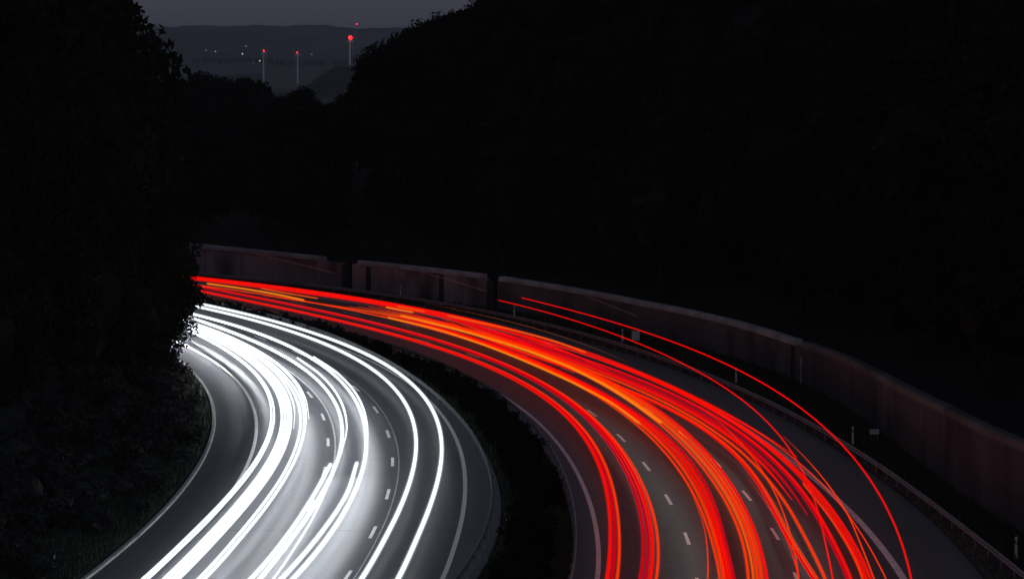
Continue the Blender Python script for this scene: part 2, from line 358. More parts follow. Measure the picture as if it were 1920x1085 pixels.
M['bark'] = noisy('bark', (.012, .011, .010), (.025, .022, .019), 2.0, .95, .05, bump=.6)
M['steel'] = noisy('galvanised_steel', (.11, .117, .125), (.19, .20, .21), .7, .5, .4, metallic=.35)
M['post_white'] = noisy('delineator_white', (.42, .42, .41), (.58, .58, .56), 3, .5, .4)
M['black'] = noisy('black_band', (.012, .012, .012), (.02, .02, .02), 4, .6, .3)
M['concrete'] = noisy('shaded_concrete', (.042, .043, .046), (.085, .086, .09), .16, .9, .1, bump=.4, stretch=(1, 1, .25), c2=(.03, .03, .032), scale2=.12)  # near wall: darkened in the colour where tail lights don't reach
M['concrete_mid'] = noisy('grey_concrete', (.075, .074, .076), (.14, .138, .14), .16, .9, .1, bump=.4, stretch=(1, 1, .25), c2=(.05, .05, .05), scale2=.12)  # middle tone between the shaded and the red-lit wall colour
M['concrete_redlit'] = noisy('redlit_concrete', (.22, .18, .18), (.36, .30, .30), .16, .9, .1, bump=.4, stretch=(1, 1, .25), c2=(.08, .07, .07), scale2=.14)  # far wall: tail-light red painted into the concrete colour
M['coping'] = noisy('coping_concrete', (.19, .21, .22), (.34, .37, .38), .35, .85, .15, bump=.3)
M['pilaster'] = noisy('dark_joint_concrete', (.025, .025, .026), (.05, .05, .052), .5, .9, .1)
M['board'] = noisy('pale_board', (.38, .39, .41), (.50, .51, .54), 2, .6, .3)
M['turbine'] = noisy('turbine_white', (.60, .60, .61), (.68, .68, .69), .05, .5, .3)
M['plain'] = noisy('farmland', (.020, .024, .018), (.095, .10, .085), .0016, .95, .05, stretch=(1, .35, 1), c2=(.02, .024, .018), scale2=.0011)
M['wood_far'] = noisy('far_wood', (.010, .013, .009), (.026, .030, .020), .02, .9, .05)
M['lamp_metal'] = noisy('lamp_pole_grey', (.25, .25, .26), (.35, .35, .36), 1, .6, .3)
M['wall_house'] = noisy('pale_render', (.45, .44, .42), (.6, .58, .56), .3, .9, .1)
M['roof_house'] = noisy('dark_tile', (.05, .035, .03), (.09, .06, .05), .5, .9, .1)
M['village_light'] = emit('village_light', (1.0, .96, .88), 1.8)
M['red_light'] = emit('red_obstruction_light', (1.0, .01, .03), 8.0)
M['red_light_big'] = emit('strong_red_obstruction_light', (1.0, .010, .006), 10.0)

# ------------------------------------------------------------------ ground, hillside, bank
def lerp_table(tab, y):
    return np.interp(y, [a for a, _ in tab], [b for _, b in tab])

PLAIN = [(-300, -.08), (480, -.08), (1000, -.6), (2200, -24), (4500, -32), (7000, -42), (9200, -39), (10500, 0), (12000, 62), (13200, 108), (14000, 127), (14600, 118), (16200, 60)]
CREST = [(-1500, 4), (-1152, 4), (-1040, 5), (-805, 0), (-740, -1), (-725, 6), (-630, 6), (-490, -2), (-400, -5), (300, 10), (1500, 16)]
def plain_z(x, y):
    z = lerp_table(PLAIN, y)
    k = np.clip((y - 10500) / 3500, 0, 1)
    z = z + k * lerp_table(CREST, x * 14000 / np.maximum(y, 9000))
    q = np.clip((x + 335) / 70, 0, 1)
    z = z + 43.0 * q * q * (3 - 2 * q) * np.exp(-((y - 6600) / 380.0) ** 2)          # low wooded rise
    z = z + np.clip((y - 2500) / 6000, 0, 1) * (3.0 * np.sin(x * .011 + y * .0021) + 2.0 * np.sin(x * .031 - y * .004 + 1.3) + 1.1 * np.sin(x * .083 + 2.0))
    return z
def grid_mesh(name, X, Y, Z, m, kind='structure'):
    h, w = X.shape
    v = np.stack([X, Y, Z], -1).reshape(-1, 3)
    i = np.arange(h * w).reshape(h, w)
    f = np.stack([i[:-1, :-1], i[:-1, 1:], i[1:, 1:], i[1:, :-1]], -1).reshape(-1, 4)
    me = bpy.data.meshes.new(name); me.from_pydata(v.tolist(), [], f.tolist()); me.materials.append(m)
    me.polygons.foreach_set('use_smooth', [True] * len(me.polygons)); me.update()
    o = link(name, me)
    if kind: o['kind'] = kind
    return o
gy = np.concatenate([np.linspace(-200, 480, 9), np.linspace(560, 9000, 30), np.linspace(9150, 16200, 90)])
gx = np.concatenate([np.linspace(-2500, -1500, 5)[:-1], np.linspace(-1500, 300, 91), np.linspace(300, 2500, 12)[1:]])
X, Y = np.meshgrid(gx, gy)
ground = grid_mesh('ground', X, Y, plain_z(X, Y), M['plain'])

def wall_x(y):
    y = np.asarray(y, float)
    return np.where(y <= 462, LN['WB'](np.minimum(y, 462)), LN['WB'](462) - .72 * (y - 462))
WALL_TOP = [(120, 4.45), (205, 4.35), (229, 4.1), (253, 3.6), (307, 2.85), (354, 2.75), (390, 3.05), (422, 3.05), (470, 3.35)]
def hill_z(x, y):
    s = x - wall_x(y)
    top = lerp_table(WALL_TOP, y) - .35
    a = top + .34 * np.maximum(s - 2, 0)
    b = top + .40 * np.maximum(x + 34, 0)
    z = np.minimum(np.minimum(a, b), 46)
    fade = np.clip((y - 640) / 300, 0, 1)
    return z * (1 - fade) + 1.0 * fade + .35 * np.sin(x * .31 + y * .17) * np.clip(s - 2, 0, 1)
hy = np.concatenate([np.arange(130, 470, 8.0), np.arange(470, 1000, 20.0)])
hs_ = np.array([.42, 2, 5, 9, 14, 20, 28, 38, 50, 65, 85, 110, 140, 180, 240])
Y, Sg = np.meshgrid(hy, hs_, indexing='ij')
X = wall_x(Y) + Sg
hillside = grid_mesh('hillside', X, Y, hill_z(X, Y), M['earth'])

def bank_z(x, y):
    s = LN['LK'](np.minimum(y, 380)) - .62 * np.maximum(y - 380, 0) - x
    return .06 + .26 * np.clip(s - .4, 0, 30) + .12 * np.sin(x * 1.3 + y * .7) * np.clip(s - .4, 0, 1)
by = np.arange(130, 470, 5.0)
bs = np.array([.35, .8, 1.6, 2.6, 4, 5.5, 7.5, 10, 14, 20, 30, 45, 70])
Y, Sg = np.meshgrid(by, bs, indexing='ij')
X = LN['LK'](np.minimum(Y, 380)) - .62 * np.maximum(Y - 380, 0) - Sg
bank = grid_mesh('embankment', X, Y, bank_z(X, Y), M['verge'])

# ------------------------------------------------------------------ carriageways, markings
def strip(name, A, oa, B, ob, z, m, ys=YS, n=1, kind='structure'):
    a, b = A.pts(ys, oa), B.pts(ys, ob)
    rows = [a * (1 - k / n) + b * (k / n) for k in range(n + 1)]
    h, w = len(ys), n + 1
    P = np.stack(rows, 1)
    v = np.concatenate([P, np.full((h, w, 1), z)], -1).reshape(-1, 3)
    i = np.arange(h * w).reshape(h, w)
    f = np.stack([i[:-1, :-1], i[:-1, 1:], i[1:, 1:], i[1:, :-1]], -1).reshape(-1, 4)
    me = bpy.data.meshes.new(name); me.from_pydata(v.tolist(), [], f.tolist()); me.materials.append(m)
    L = np.concatenate([[0], np.cumsum(np.linalg.norm(np.diff(P[:, 0], axis=0), axis=1))])
    wd = np.linalg.norm(b - a, axis=1).mean()
    uv = me.uv_layers.new(name='UVMap')
    U = np.array([(wd * k / n, L[j]) for j in range(h) for k in range(w)])
    uv.data.foreach_set('uv', U[f.reshape(-1)].reshape(-1))
    me.update()
    o = link(name, me)
    if kind: o['kind'] = kind
    return o
strip('road', LN['LK'], -.05, LN['MB'], .45, 0.0, M['road_left'], n=8)
strip('road', LN['RL'], -1.15, LN['SH'], 0, 0.0, M['road_right'], n=8)
strip('median_ground', LN['MB'], .45, LN['RL'], -1.15, -.03, M['earth'], n=2)
strip('verge', LN['SH'], 0, LN['GR'], .5, .03, M['verge'], n=3)
strip('ditch', LN['GR'], .5, LN['WB'], -.02, -.02, M['earth'], n=3)

def line(name, A, off, w, z=.005, ys=YS, m='paint'):
    return strip(name, A, off - w / 2, A, off + w / 2, z, M[m], ys)
line('edge_line', LN['LL'], 0, .20)
line('edge_line', LN['LR'], 0, .22)
line('edge_line', LN['RL'], 0, .22)
line('edge_line', LN['RR'], 0, .34)
line('joint_line', LN['L1'], .42, .09, .004, m='seam')
line('joint_line', LN['L2'], .36, .07, .004, m='seam')

def dashes(name, A, ystart, length=5.2, step=18.0, w=.14, wide=None):
    mb = MB()
    ys = np.arange(134, 430, .25)
    P = A.pts(ys)
    s = np.concatenate([[0], np.cumsum(np.linalg.norm(np.diff(P, axis=0), axis=1))])
    s0 = np.interp(ystart, ys, s)
    k0 = int(-(s0 // step))
    for k in range(k0, 40):
        a, b = s0 + k * step - length / 2, s0 + k * step + length / 2
        if a < 0 or b > s[-1]: continue
        yy = np.interp(np.linspace(a, b, 5), s, ys)
        l_, r_ = A.pts(yy, -w / 2), A.pts(yy, w / 2)
        V = [(*p, .006) for p in l_] + [(*p, .006) for p in r_]
        mb.add(V, [(i, i + 5, i + 6, i + 1) for i in range(4)])
    o = mb.build(name, M['paint'])
    o['kind'] = 'structure'
    return o
dashes('lane_dashes', LN['R1'], 202.3, w=.17)
dashes('lane_dashes', LN['R2'], 204.3, w=.17)
dashes('lane_dashes', LN['L2'], 205.0, w=.17)
dashes('lane_dashes', LN['L1'], 235.4, w=.17)

# kerb along the left hard shoulder: a real step
def extrude(profile, A, ys, close=True, off=0.0, zf=None):
    """profile: (across, up) points swept along a plan curve"""
    mb = MB(); n = len(profile)
    rows = [A.pts(ys, off + p[0]) for p in profile]
    V, F = [], []
    for j in range(len(ys)):
        for k, p in enumerate(profile):
            dz = 0 if zf is None else zf(k, ys[j])
            V.append((*rows[k][j], p[1] + dz))
    for j in range(len(ys) - 1):
        for k in range(n if close else n - 1):
            a, b = j * n + k, j * n + (k + 1) % n
            F.append((a, b, b + n, a + n))
    if close:
        F.append(tuple(range(n)))
        F.append(tuple((len(ys) - 1) * n + k for k in range(n - 1, -1, -1)))
    mb.add(V, F)
    return mb
kb = extrude([(-.20, -.1), (-.20, .11), (-.02, .11), (0, .08), (0, -.1)], LN['LK'], YS, off=-.06).build('kerb', M['kerb'])
kb['kind'] = 'structure'

# ------------------------------------------------------------------ guardrails
BEAM = [(0, .45), (.05, .49), (.05, .54), (0, .58), (0, .62), (.05, .66), (.05, .71), (0, .75), (-.012, .75), (.035, .70), (.035, .67), (-.012, .63), (-.012, .57), (.035, .53), (.035, .50), (-.012, .45)]
def post_mesh():
    mb = MB()
    mb.box((0, 0, .36), (.055, .10, .74)); mb.box((.0, 0, .60), (.12, .06, .18))
    return mb.mesh('post', M['steel'])
POST = post_mesh()
def guardrail(A, y0, y1, side, step, label, off=0.0):
    ys = np.arange(y0, y1, 2.0)
    root = empty('guardrail', (float(A(y0)), y0, 0))
    inv = -np.array(root.location)
    bm_ = extrude([(p[0] * side, p[1]) for p in BEAM], A, ys, off=off)
    o = bm_.build('beam', M['steel'], root); o.location = inv
    s = y0
    while s < y1 - 2:
        p = A.pts([s], off - .075 * side)[0]
        sl = float(A(s + .5) - A(s - .5))
        q = link('post', POST, root, (p[0] + inv[0], p[1] + inv[1], 0), -math.atan(sl))
        s += step / math.sqrt(1 + sl * sl)
    return tag(root, label, 'guardrail')
guardrail(LN['GR'], 150, 450, -1, 4.0, 'steel guardrail along the outer verge below the concrete wall')
guardrail(LN['MB'], 150, 430, -1, 4.0, 'steel guardrail between the white light trails and the dark median')
guardrail(LN['RL'], 150, 430, 1, 4.0, 'steel guardrail between the dark median and the red light trails', off=-1.05)

# ------------------------------------------------------------------ retaining wall
def build_wall():
    segs = [(130, 300.6, 'shade-toned retaining wall segment at the near right end, unlit and tallest'),
            (301.0, 388.6, 'long grey concrete retaining wall segment behind the square white sign'),
            (391.2, 419.6, 'short concrete wall segment with red glow in its colour, in the middle between two dark pillars'),
            (421.8, 458, 'concrete wall segment with red glow in its colour at the far left end beside the trees')]
    th = .38
    for a, b, lab in segs:
        ys = np.linspace(a, b, max(3, int((b - a) / 3)))
        root = empty('retaining_wall', (float(LN['WB'](a)), a, 0)); inv = (-root.location[0], -root.location[1], 0)
        top = lambda k, y: (float(lerp_table(WALL_TOP, y)) - .42) if k in (1, 2) else 0.0
        o = extrude([(0, -.2), (0, 0), (th, 0), (th, -.2)], LN['WB'], ys, zf=top).build('panel', M['concrete' if a < 300 else 'concrete_mid' if a < 390 else 'concrete_redlit'], root); o.location = inv
        zt = lambda k, y: float(lerp_table(WALL_TOP, y))
        js = MB()                                    # open joints between the cast bays
        for yj in np.arange(a + 5.3, b - 2, 7.4):
            q = LN['WB'].pts([yj], -.004)[0]; slj = float(LN['WB'](yj + .5) - LN['WB'](yj - .5)); hj = float(lerp_table(WALL_TOP, yj)) - .44
            js.box((q[0], q[1], hj / 2), (.012, .09, hj), -math.atan(slj))
        if js.v:
            o = js.build('joint', M['pilaster'], root); o.location = inv
        c0, c1 = {130: (130, 299.2), 301.0: (302.4, 387.9), 391.2: (391.9, 418.2)}.get(a, (425.6, b))
        yc = np.linspace(c0, c1, max(3, int((c1 - c0) / 3)))
        o = extrude([(-.16, -.417), (-.16, -.10), (-.05, 0), (th + .1, 0), (th + .1, -.417)], LN['WB'], yc, zf=zt).build('coping', M['coping' if a > 300 else 'concrete_mid'], root); o.location = inv  # near coping gets the darker tone too, shade put into its colour
        tag(root, lab, 'wall', 'retaining wall segments')
    pil = [(420.7, .75, 'wide dark pillar in the wall nearest the far left end'), (389.9, .75, 'dark pillar in the wall left of where the two high red trails start'),
           (416.0, .38, 'thin dark strut on the wall just right of the wide pillar'), (400.6, .34, 'thin dark strut on the wall midway between two dark pillars'),
           (303.2, .3, 'slim dark strut on the wall just left of the coping gap above the lone white post')]
    for y, w, lab in pil:
        sl = float(LN['WB'](y + .5) - LN['WB'](y - .5))
        p = LN['WB'].pts([y], -.10)[0]
        h = float(lerp_table(WALL_TOP, y))
        ang = math.atan2(1, sl)
        root = empty('wall_pillar', (p[0], p[1], 0), ang)
        mb = MB(); mb.box((0, 0, h / 2 - .32), (w * 1.6, .30, h - .6)); mb.build('shaft', M['pilaster'], root)
        mb = MB(); mb.box((0, 0, h - .585), (w * 1.6 + .12, .40, .05)); mb.build('cap', M['pilaster'], root)
        tag(root, lab, 'pillar')
build_wall()

# ------------------------------------------------------------------ delineator posts, signs
def delineator_meshes():
    mb = MB()
    P = []
    for z, w, d in ((0, .06, .05), (.82, .06, .05), (1.0, .052, .045)):
        P.append([(-w, -d, z), (w, -d, z), (0, d * 1.4, z - (.03 if z == 1.0 else 0))])
    V = [p for r in P for p in r]
    F = []
    for j in range(2):
        for k in range(3):
            a, b = j * 3 + k, j * 3 + (k + 1) % 3
            F.append((a, b, b + 3, a + 3))
    F += [(2, 1, 0), (6, 7, 8)]
    mb.add(V, F)
    b = MB(); b.add([(-.062, -.0525, .68), (.062, -.0525, .62), (.062, -.0525, .80), (-.062, -.0525, .86)], [(0, 1, 2, 3)])
    b.add([(-.062, -.052, .68), (-.062, -.052, .86), (0, .074, .86), (0, .074, .68)], [(0, 1, 2, 3)])
    r = MB(); r.box((0, -.056, .74), (.045, .006, .14))
    return mb.mesh('shaft', M['post_white']), b.mesh('black_band', M['black']), r.mesh('reflector', M['board'])
DEL = delineator_meshes()
def delineator(x, y, lab, z=0.0, h=1.0):
    o = empty('delineator_post', (x, y, z)); o.scale = (1.15, 1.15, h)
    link('shaft', DEL[0], o); link('band', DEL[1], o); link('reflector', DEL[2], o)
    tag(o, lab, 'post', 'white delineator posts')
for x, y, lab in ((-23.2, 437.5, 'white marker post before the far left wall segment'), (-10.7, 408.9, 'white marker post below the middle wall segment'),
                  (.2, 376.7, 'white marker post right of the dark pillar under the high red trails'), (8.9, 343.3, 'white marker post just left of the square white sign'),
                  (15.8, 300.1, 'white marker post in the dark ditch between the two high red trails'), (20.2, 252.1, 'white marker post where the outer guardrail begins to show'),
                  (23.0, 193.8, 'nearest white marker post at the lower right corner')):
    delineator(x, y, lab, 0.0, 1.05)
delineator(-19.9, 184.5, 'white marker post on the grassy left bank at the lower left corner', .35, 1.1)
delineator(-20.4, 279.0, 'white marker post at the left bank beside the kerb bend', .5, 1.0)

def square_sign():
    o = empty('square_sign', (9.7, 334.0, 0), 0.12)
    mb = MB(); mb.box((0, 0, 1.12), (.62, .03, .80)); mb.build('board', M['board'], o)
    mb = MB(); mb.box((0, -.017, 1.50), (.64, .012, .04)); mb.box((0, -.017, .74), (.64, .012, .04)); mb.build('rim', M['steel'], o)
    mb = MB(); mb.tube((0, .04, 0), (0, .04, 1.5), .03, .03); mb.build('pole', M['steel'], o)
    tag(o, 'square pale blank signboard on a short pole before the concrete wall', 'sign')
square_sign()
def low_sign():
    o = empty('low_sign', (21.6, 253.5, 0), 0.1)
    mb = MB(); mb.box((0, 0, .62), (.56, .03, .30)); mb.build('board', M['board'], o)
    mb = MB(); mb.tube((-.2, .035, 0), (-.2, .035, .7), .022, .022); mb.tube((.2, .035, 0), (.2, .035, .7), .022, .022); mb.build('pole', M['steel'], o)
    tag(o, 'low wide pale signboard at the foot of the right wall', 'sign')
low_sign()
def wall_lamp():
    o = empty('cable_post', (20.3, 299.0, 0))
    mb = MB(); mb.tube((0, 0, 0), (0, 0, 1.9), .045, .04); mb.build('pole', M['lamp_metal'], o)
    mb = MB(); mb.box((0, 0, 1.6), (.14, .12, .5)); mb.build('box', M['lamp_metal'], o)
    tag(o, 'slim grey post with a small box against the wall gap', 'post')
wall_lamp()

# ------------------------------------------------------------------ vegetation
def leaf_cloud(centers, radii, per, size, flat=.5):
    """many small bent leaf faces around clump centres"""
    c = np.repeat(centers, per, axis=0); r = np.repeat(radii, per)
    n = len(c)
    d = RNG.normal(size=(n, 3)); d /= np.linalg.norm(d, axis=1)[:, None]
    rad = r * RNG.uniform(.25, 1.0, n) ** .6
    p = c + d * rad[:, None] * np.array([1, 1, .8])
    a = RNG.normal(size=(n, 3)); a /= np.linalg.norm(a, axis=1)[:, None]
    b = np.cross(a, RNG.normal(size=(n, 3))); b /= np.linalg.norm(b, axis=1)[:, None]
    s = size * RNG.uniform(.6, 1.35, n)
    a *= s[:, None]; b *= (s * flat)[:, None]
    V = np.stack([p - a, p + b, p + a, p - b], 1).reshape(-1, 3)
    F = np.arange(n * 4).reshape(-1, 4)
    return V, F
def cloud_mesh(name, V, F, m, core=None):
    v, f = V.tolist(), F.tolist()
    if core:
        for (c, r) in core:
            mb = MB(); mb.ball((0, 0, 0), 1.0, 10, 7)
            base = len(v)
            for q in mb.v:
                k = 1 + .16 * math.sin(q[0] * 5 + c[0]) * math.cos(q[1] * 4 + q[2] * 3)
                v.append([c[0] + q[0] * r[0] * k, c[1] + q[1] * r[1] * k, c[2] + q[2] * r[2] * k])
            f += [[base + i for i in g] for g in mb.f]
    me = bpy.data.meshes.new(name); me.from_pydata(v, [], f); me.materials.append(m); me.update()
    return me
def tree_variant(h, w, seed, leaf=.30, per=120):
    """trunk with limbs, crown of leaf clumps; unit: metres"""
    rg = np.random.default_rng(seed)
    tr = MB()
    bend = rg.uniform(-.4, .4, 2)
    tr.tube((0, 0, -.6), (bend[0], bend[1], h * .42), .020 * h, .013 * h, 9, cap=False)
    tr.tube((bend[0], bend[1], h * .42), (bend[0] * .5, bend[1] * .5, h * .8), .013 * h, .005 * h, 8)
    cs, rs = [], []
    for k in range(15):
        a = rg.uniform(0, 2 * math.pi); zz = h * rg.uniform(.28, .66)
        L_ = w * rg.uniform(.5, .95) * (1.15 - .5 * abs(zz / h - .5))
        e = np.array([bend[0] + L_ * math.cos(a), bend[1] + L_ * math.sin(a), zz + h * rg.uniform(.05, .17)])
        tr.tube((bend[0] * .8, bend[1] * .8, zz), e, .006 * h, .002 * h, 5)
        cs.append(e); rs.append(w * rg.uniform(.26, .40))
    for k in range(58):
        u = rg.uniform(0, 2 * math.pi); t = rg.uniform(.16, 1.0)
        prof = math.sin(math.pi * min(.98, (t * .82 + .12))) ** .6
        rr = w * prof * rg.uniform(.45, 1.0)
        cs.append(np.array([rr * math.cos(u), rr * math.sin(u), h * (.16 + .84 * t) - w * .2])); rs.append(w * rg.uniform(.15, .34))
    V, F = leaf_cloud(np.array(cs), np.array(rs), per, leaf)
    core = [((0, 0, h * .55), (w * .62, w * .62, h * .34))]
    return tr.mesh('trunk', M['bark'], True), cloud_mesh('crown', V, F, M['leaf'], core)
VAR = [tree_variant(18, 5.2, 1), tree_variant(17, 6.0, 2), tree_variant(19, 4.6, 3), tree_variant(16, 5.6, 4), tree_variant(10, 3.9, 5, .13, 330)]
RIM = [(600, 178), (640, 165), (655, 118), (690, 72), (740, 48), (800, 22), (860, 10), (890, -15), (930, -60), (1000, -160), (1100, -400)]
def rim_height(x, y, w):
    """height the outline of the wooded hill has above the valley in this direction"""
    q = 960 + (x - .62 * w) / y * 8000
    return EYE + (110 - float(np.interp(q, [a for a, _ in RIM], [b for _, b in RIM]))) / 8000 * y
def tree(x, y, z, h, label, group, wk=1.0, v=None):
    if group in ('trees behind the retaining wall', 'trees high on the right hill', 'trees on the hill rim') and x < .02 * y:
        h = max(3.0, min(h, rim_height(x, y, .3 * h * wk) - z))
    v = random.randrange(4) if v is None else v
    base = (18, 17, 19, 16, 10)[v]
    k = h / base
    o = empty('broadleaf_tree', (x, y, z), random.uniform(0, 6.28))
    o.scale = (k * wk, k * wk, k)
    link('trunk', VAR[v][0], o); link('crown', VAR[v][1], o)
    return tag(o, label, 'tree', group)

# left mass: trees on the bank, tall ones at the back
LT = [(-32.3, 333, 26.8, .72, 'tall dark tree whose leafy top edges the sky at the upper left'),
      (-34.5, 322, 27.5, .9, None), (-39.5, 330, 29, .9, None), (-33.6, 318, 19.5, .75, None), (-43, 345, 30, .9, None), (-36, 352, 29.5, .85, None),
      (-25.15, 297, 10.2, .95, 'dark tree overhanging the far ends of the white trails'),
      (-27.5, 288, 14, .8, None), (-27.0, 306, 12.5, .85, None), (-30.5, 300, 18, .8, None), (-24.9, 281, 7.0, 1.0, None),
      (-26.6, 268, 11, .8, None), (-29.5, 262, 16, .8, None), (-28.6, 247, 13, .8, None), (-31.5, 236, 14, .8, None), (-28.2, 226, 9.5, .8, None), (-33, 280, 20, .8, None), (-31, 252, 18, .8, None),
      (-30.5, 212, 10, .8, None), (-47, 380, 28, .9, None), (-52, 420, 27, .9, None), (-58, 450, 26, .9, None), (-44, 400, 20, .9, None)]
for x, y, h, wk, lab in LT:
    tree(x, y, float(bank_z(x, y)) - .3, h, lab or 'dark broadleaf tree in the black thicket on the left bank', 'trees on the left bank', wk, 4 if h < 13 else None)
# middle tree line beyond the bend
for x, y, top, wk in ((-60.5, 850, 20.6, 1.1), (-66, 840, 19.2, 1.1), (-55.5, 860, 19.3, 1.1), (-51.5, 850, 19.0, 1.1), (-72, 850, 18.6, 1.1), (-48, 858, 16.6, 1.0), (-78, 840, 19.5, 1.1),
                      (-45.5, 800, 15.8, .9), (-42, 790, 15.2, .9), (-37.4, 755, 18.3, .75), (-34.8, 750, 16.2, .8), (-40.5, 760, 16.4, .8), (-32.2, 750, 15.4, .8), (-30, 760, 16.4, .8), (-27, 740, 15.5, .9), (-57, 780, 16.8, 1.1), (-63, 790, 17, 1.1), (-50, 770, 15.8, 1.1), (-70, 800, 17, 1.1), (-85, 820, 18, 1.1)):
    z = max(float(hill_z(x, y)) if x > wall_x(y) else -.3, -.3)
    tree(x, y, z - .3, top - z, 'black tree in the low tree line below the wind turbines', 'tree line beyond the bend', wk)
# right hillside wood: silhouette trees, then rows down to the wall
SIL = [(-21.3, 560, 20.6, .75), (-18.4, 562, 25.2, .72), (-20.0, 568, 23.4, .7), (-16.6, 570, 26.4, .75), (-14.2, 580, 27.6, .8), (-11.8, 590, 29.3, .8), (-9.4, 596, 30.4, .8), (-6.6, 600, 29.8, .85), (-4.6, 604, 31.2, .85), (-2, 606, 33.0, .9), (2, 600, 35, .9), (6, 596, 38, 1), (11, 600, 40, 1), (16, 598, 41, 1), (22, 604, 43, 1), (28, 600, 45, 1), (34, 602, 47, 1), (41, 600, 50, 1), (48, 600, 53, 1), (55, 602, 56, 1), (62, 600, 60, 1), (70, 600, 62, 1), (-21.8, 572, 17.5, .75), (-22.4, 556, 14.6, .7)]
for x, y, top, wk in SIL:
    z = float(hill_z(x, y))
    tree(x, y, z - .3, top - z + .3, 'black tree on the rim of the right wooded hill against the sky', 'trees on the hill rim', wk)
rows = [(6, 9.0, 11), (13, 10.0, 13), (24, 12.0, 15), (42, 14.0, 17)]
for s, stepy, h in rows:
    y = 215.0 - s * 1.2
    while y < 520:
        yy = y + random.uniform(-2, 2); ss = s + random.uniform(-2.0, 2.0)
        x = float(wall_x(yy)) + ss
        if abs(x) < .125 * yy + 6 and not (yy > 450 and x < -28):
            z = float(hill_z(x, yy))
            hh = h * random.uniform(.8, 1.15)
            if x < -12: hh = min(hh, 15.0 + max(0, x + 34) * .25 - z)
            if hh > 4:
                tree(x, yy, z - .3, hh, 'black broadleaf tree in the unlit wood behind the retaining wall', 'trees behind the retaining wall')
        y += stepy

for x, y, top in ((-36, 470, 13), (-41, 480, 14), (-46, 492, 15), (-52, 505, 15), (-34, 500, 13), (-39, 515, 15), (-58, 520, 16), (-45, 530, 16), (-30, 520, 14), (-35, 545, 16), (-51, 550, 16), (-64, 545, 17), (-41, 565, 16.5), (-57, 580, 17), (-29, 560, 15), (-47, 600, 17), (-34, 595, 15), (-66, 610, 17.5), (-26, 540, 14), (-55, 640, 17), (-42, 640, 16.5)):
    z = max(float(hill_z(x, y)), -.1)
    tree(x, y, z - .3, top - z, 'black tree in the valley wood straight above the far end of the wall', 'valley wood', 1.15)
for x, y in ((8, 560), (3, 575), (14, 565), (20, 560), (27, 565), (34, 560), (41, 566), (48, 560), (56, 566), (64, 560), (-8, 640), (-3, 650), (2, 655), (7, 650), (12, 655), (17, 650), (22, 655), (27, 650), (32, 655), (38, 650), (44, 655), (50, 650), (56, 655), (62, 650), (70, 655), (78, 650), (-6, 720), (0, 725), (6, 720), (12, 725), (18, 720), (24, 725), (30, 720), (36, 725), (42, 720), (50, 725), (58, 720), (66, 725), (74, 720), (10, 520), (18, 515), (26, 520), (34, 515), (42, 520), (50, 515), (58, 520), (-3, 560), (30, 300), (36, 330), (40, 300), (33, 270), (44, 350), (48, 400), (42, 430), (36, 460), (54, 450), (-1, 585), (12, 590)):
    z = float(hill_z(x, y))
    tree(x, y, z - .3, random.uniform(18, 22), 'black tall tree high on the right wooded hill', 'trees high on the right hill', 1.0)

# median and bank shrubs
def shrub_variant(seed, h=1.0, w=.75, m='leaf'):
    rg = np.random.default_rng(seed)
    cs = [np.array([rg.uniform(-w, w) * .7, rg.uniform(-w, w) * .7, rg.uniform(.12, .9) * h]) for _ in range(16)]
    V, F = leaf_cloud(np.array(cs), np.full(16, .26), 34, .10)
    V2, F2 = leaf_cloud(np.array([np.array([rg.uniform(-w, w) * .6, rg.uniform(-w, w) * .6, h * rg.uniform(.9, 1.2)]) for _ in range(7)]), np.full(7, .12), 14, .10, .25)
    V = np.concatenate([V, V2]); F = np.concatenate([F, F2 + F[-1, -1] + 1])
    st = MB()
    for k in range(5):
        a = rg.uniform(0, 6.28)
        st.tube((0, 0, -.1), (w * .5 * math.cos(a), w * .5 * math.sin(a), h * .7), .025, .01, 4)
    return cloud_mesh('foliage', V, F, M[m], [((0, 0, h * .42), (w * .55, w * .55, h * .42))]), st.mesh('stem', M['bark'])
SHR = [shrub_variant(k) for k in (21, 22, 23)]
BSH = [shrub_variant(k, 1.0, .9, 'bush') for k in (31, 32, 33)]
def shrub(x, y, z, sc, lab, grp):
    v = (BSH if grp == 'bank bushes' else SHR)[random.randrange(3)]
    o = empty('shrub', (x, y, z), random.uniform(0, 6.28)); o.scale = (sc, sc, sc * random.uniform(.85, 1.15))
    link('foliage', v[0], o); link('stem', v[1], o)
    tag(o, lab, 'shrub', grp)
y = 170.0
while y < 415:
    a, b = float(LN['MB'](y)) + .9, float(LN['RL'](y)) - 1.9
    for k in range(1 if b - a < 2.0 else 2):
        x = a + (b - a) * (random.uniform(.15, .85) if b > a else .5)
        shrub(x, y + random.uniform(-.8, .8), -.05, random.uniform(.75, 1.05), 'low black shrub in the planted median strip between the carriageways', 'median shrubs')
    if random.random() < .62 and y > 215:
        shrub(float(LN['RL'](y)) - 1.65, y + random.uniform(-.8, .8), -.05, random.uniform(.55, .8), 'low black shrub in the planted median strip between the carriageways', 'median shrubs')
    y += 2.6
shrub(float(LN['RL'](352)) - 1.7, 352, 0, 1.2, 'tallest spiky shrub in the median against the red trails', 'median shrubs')
shrub(float(LN['RL'](353.5)) - 2.0, 353.5, 0, .9, 'low black shrub in the planted median strip between the carriageways', 'median shrubs')
y = 182.0
while y < 330:
    for k in range(3):
        s = random.uniform(1.2, 9.0) ; yy = y + random.uniform(-2, 2)
        x = float(LN['LK'](yy)) - s
        shrub(x, yy, float(bank_z(x, yy)) - .05, random.uniform(.5, 1.5) + .05 * s, 'dark low bush growing on the left bank above the kerb', 'bank bushes')
    y += 3.2

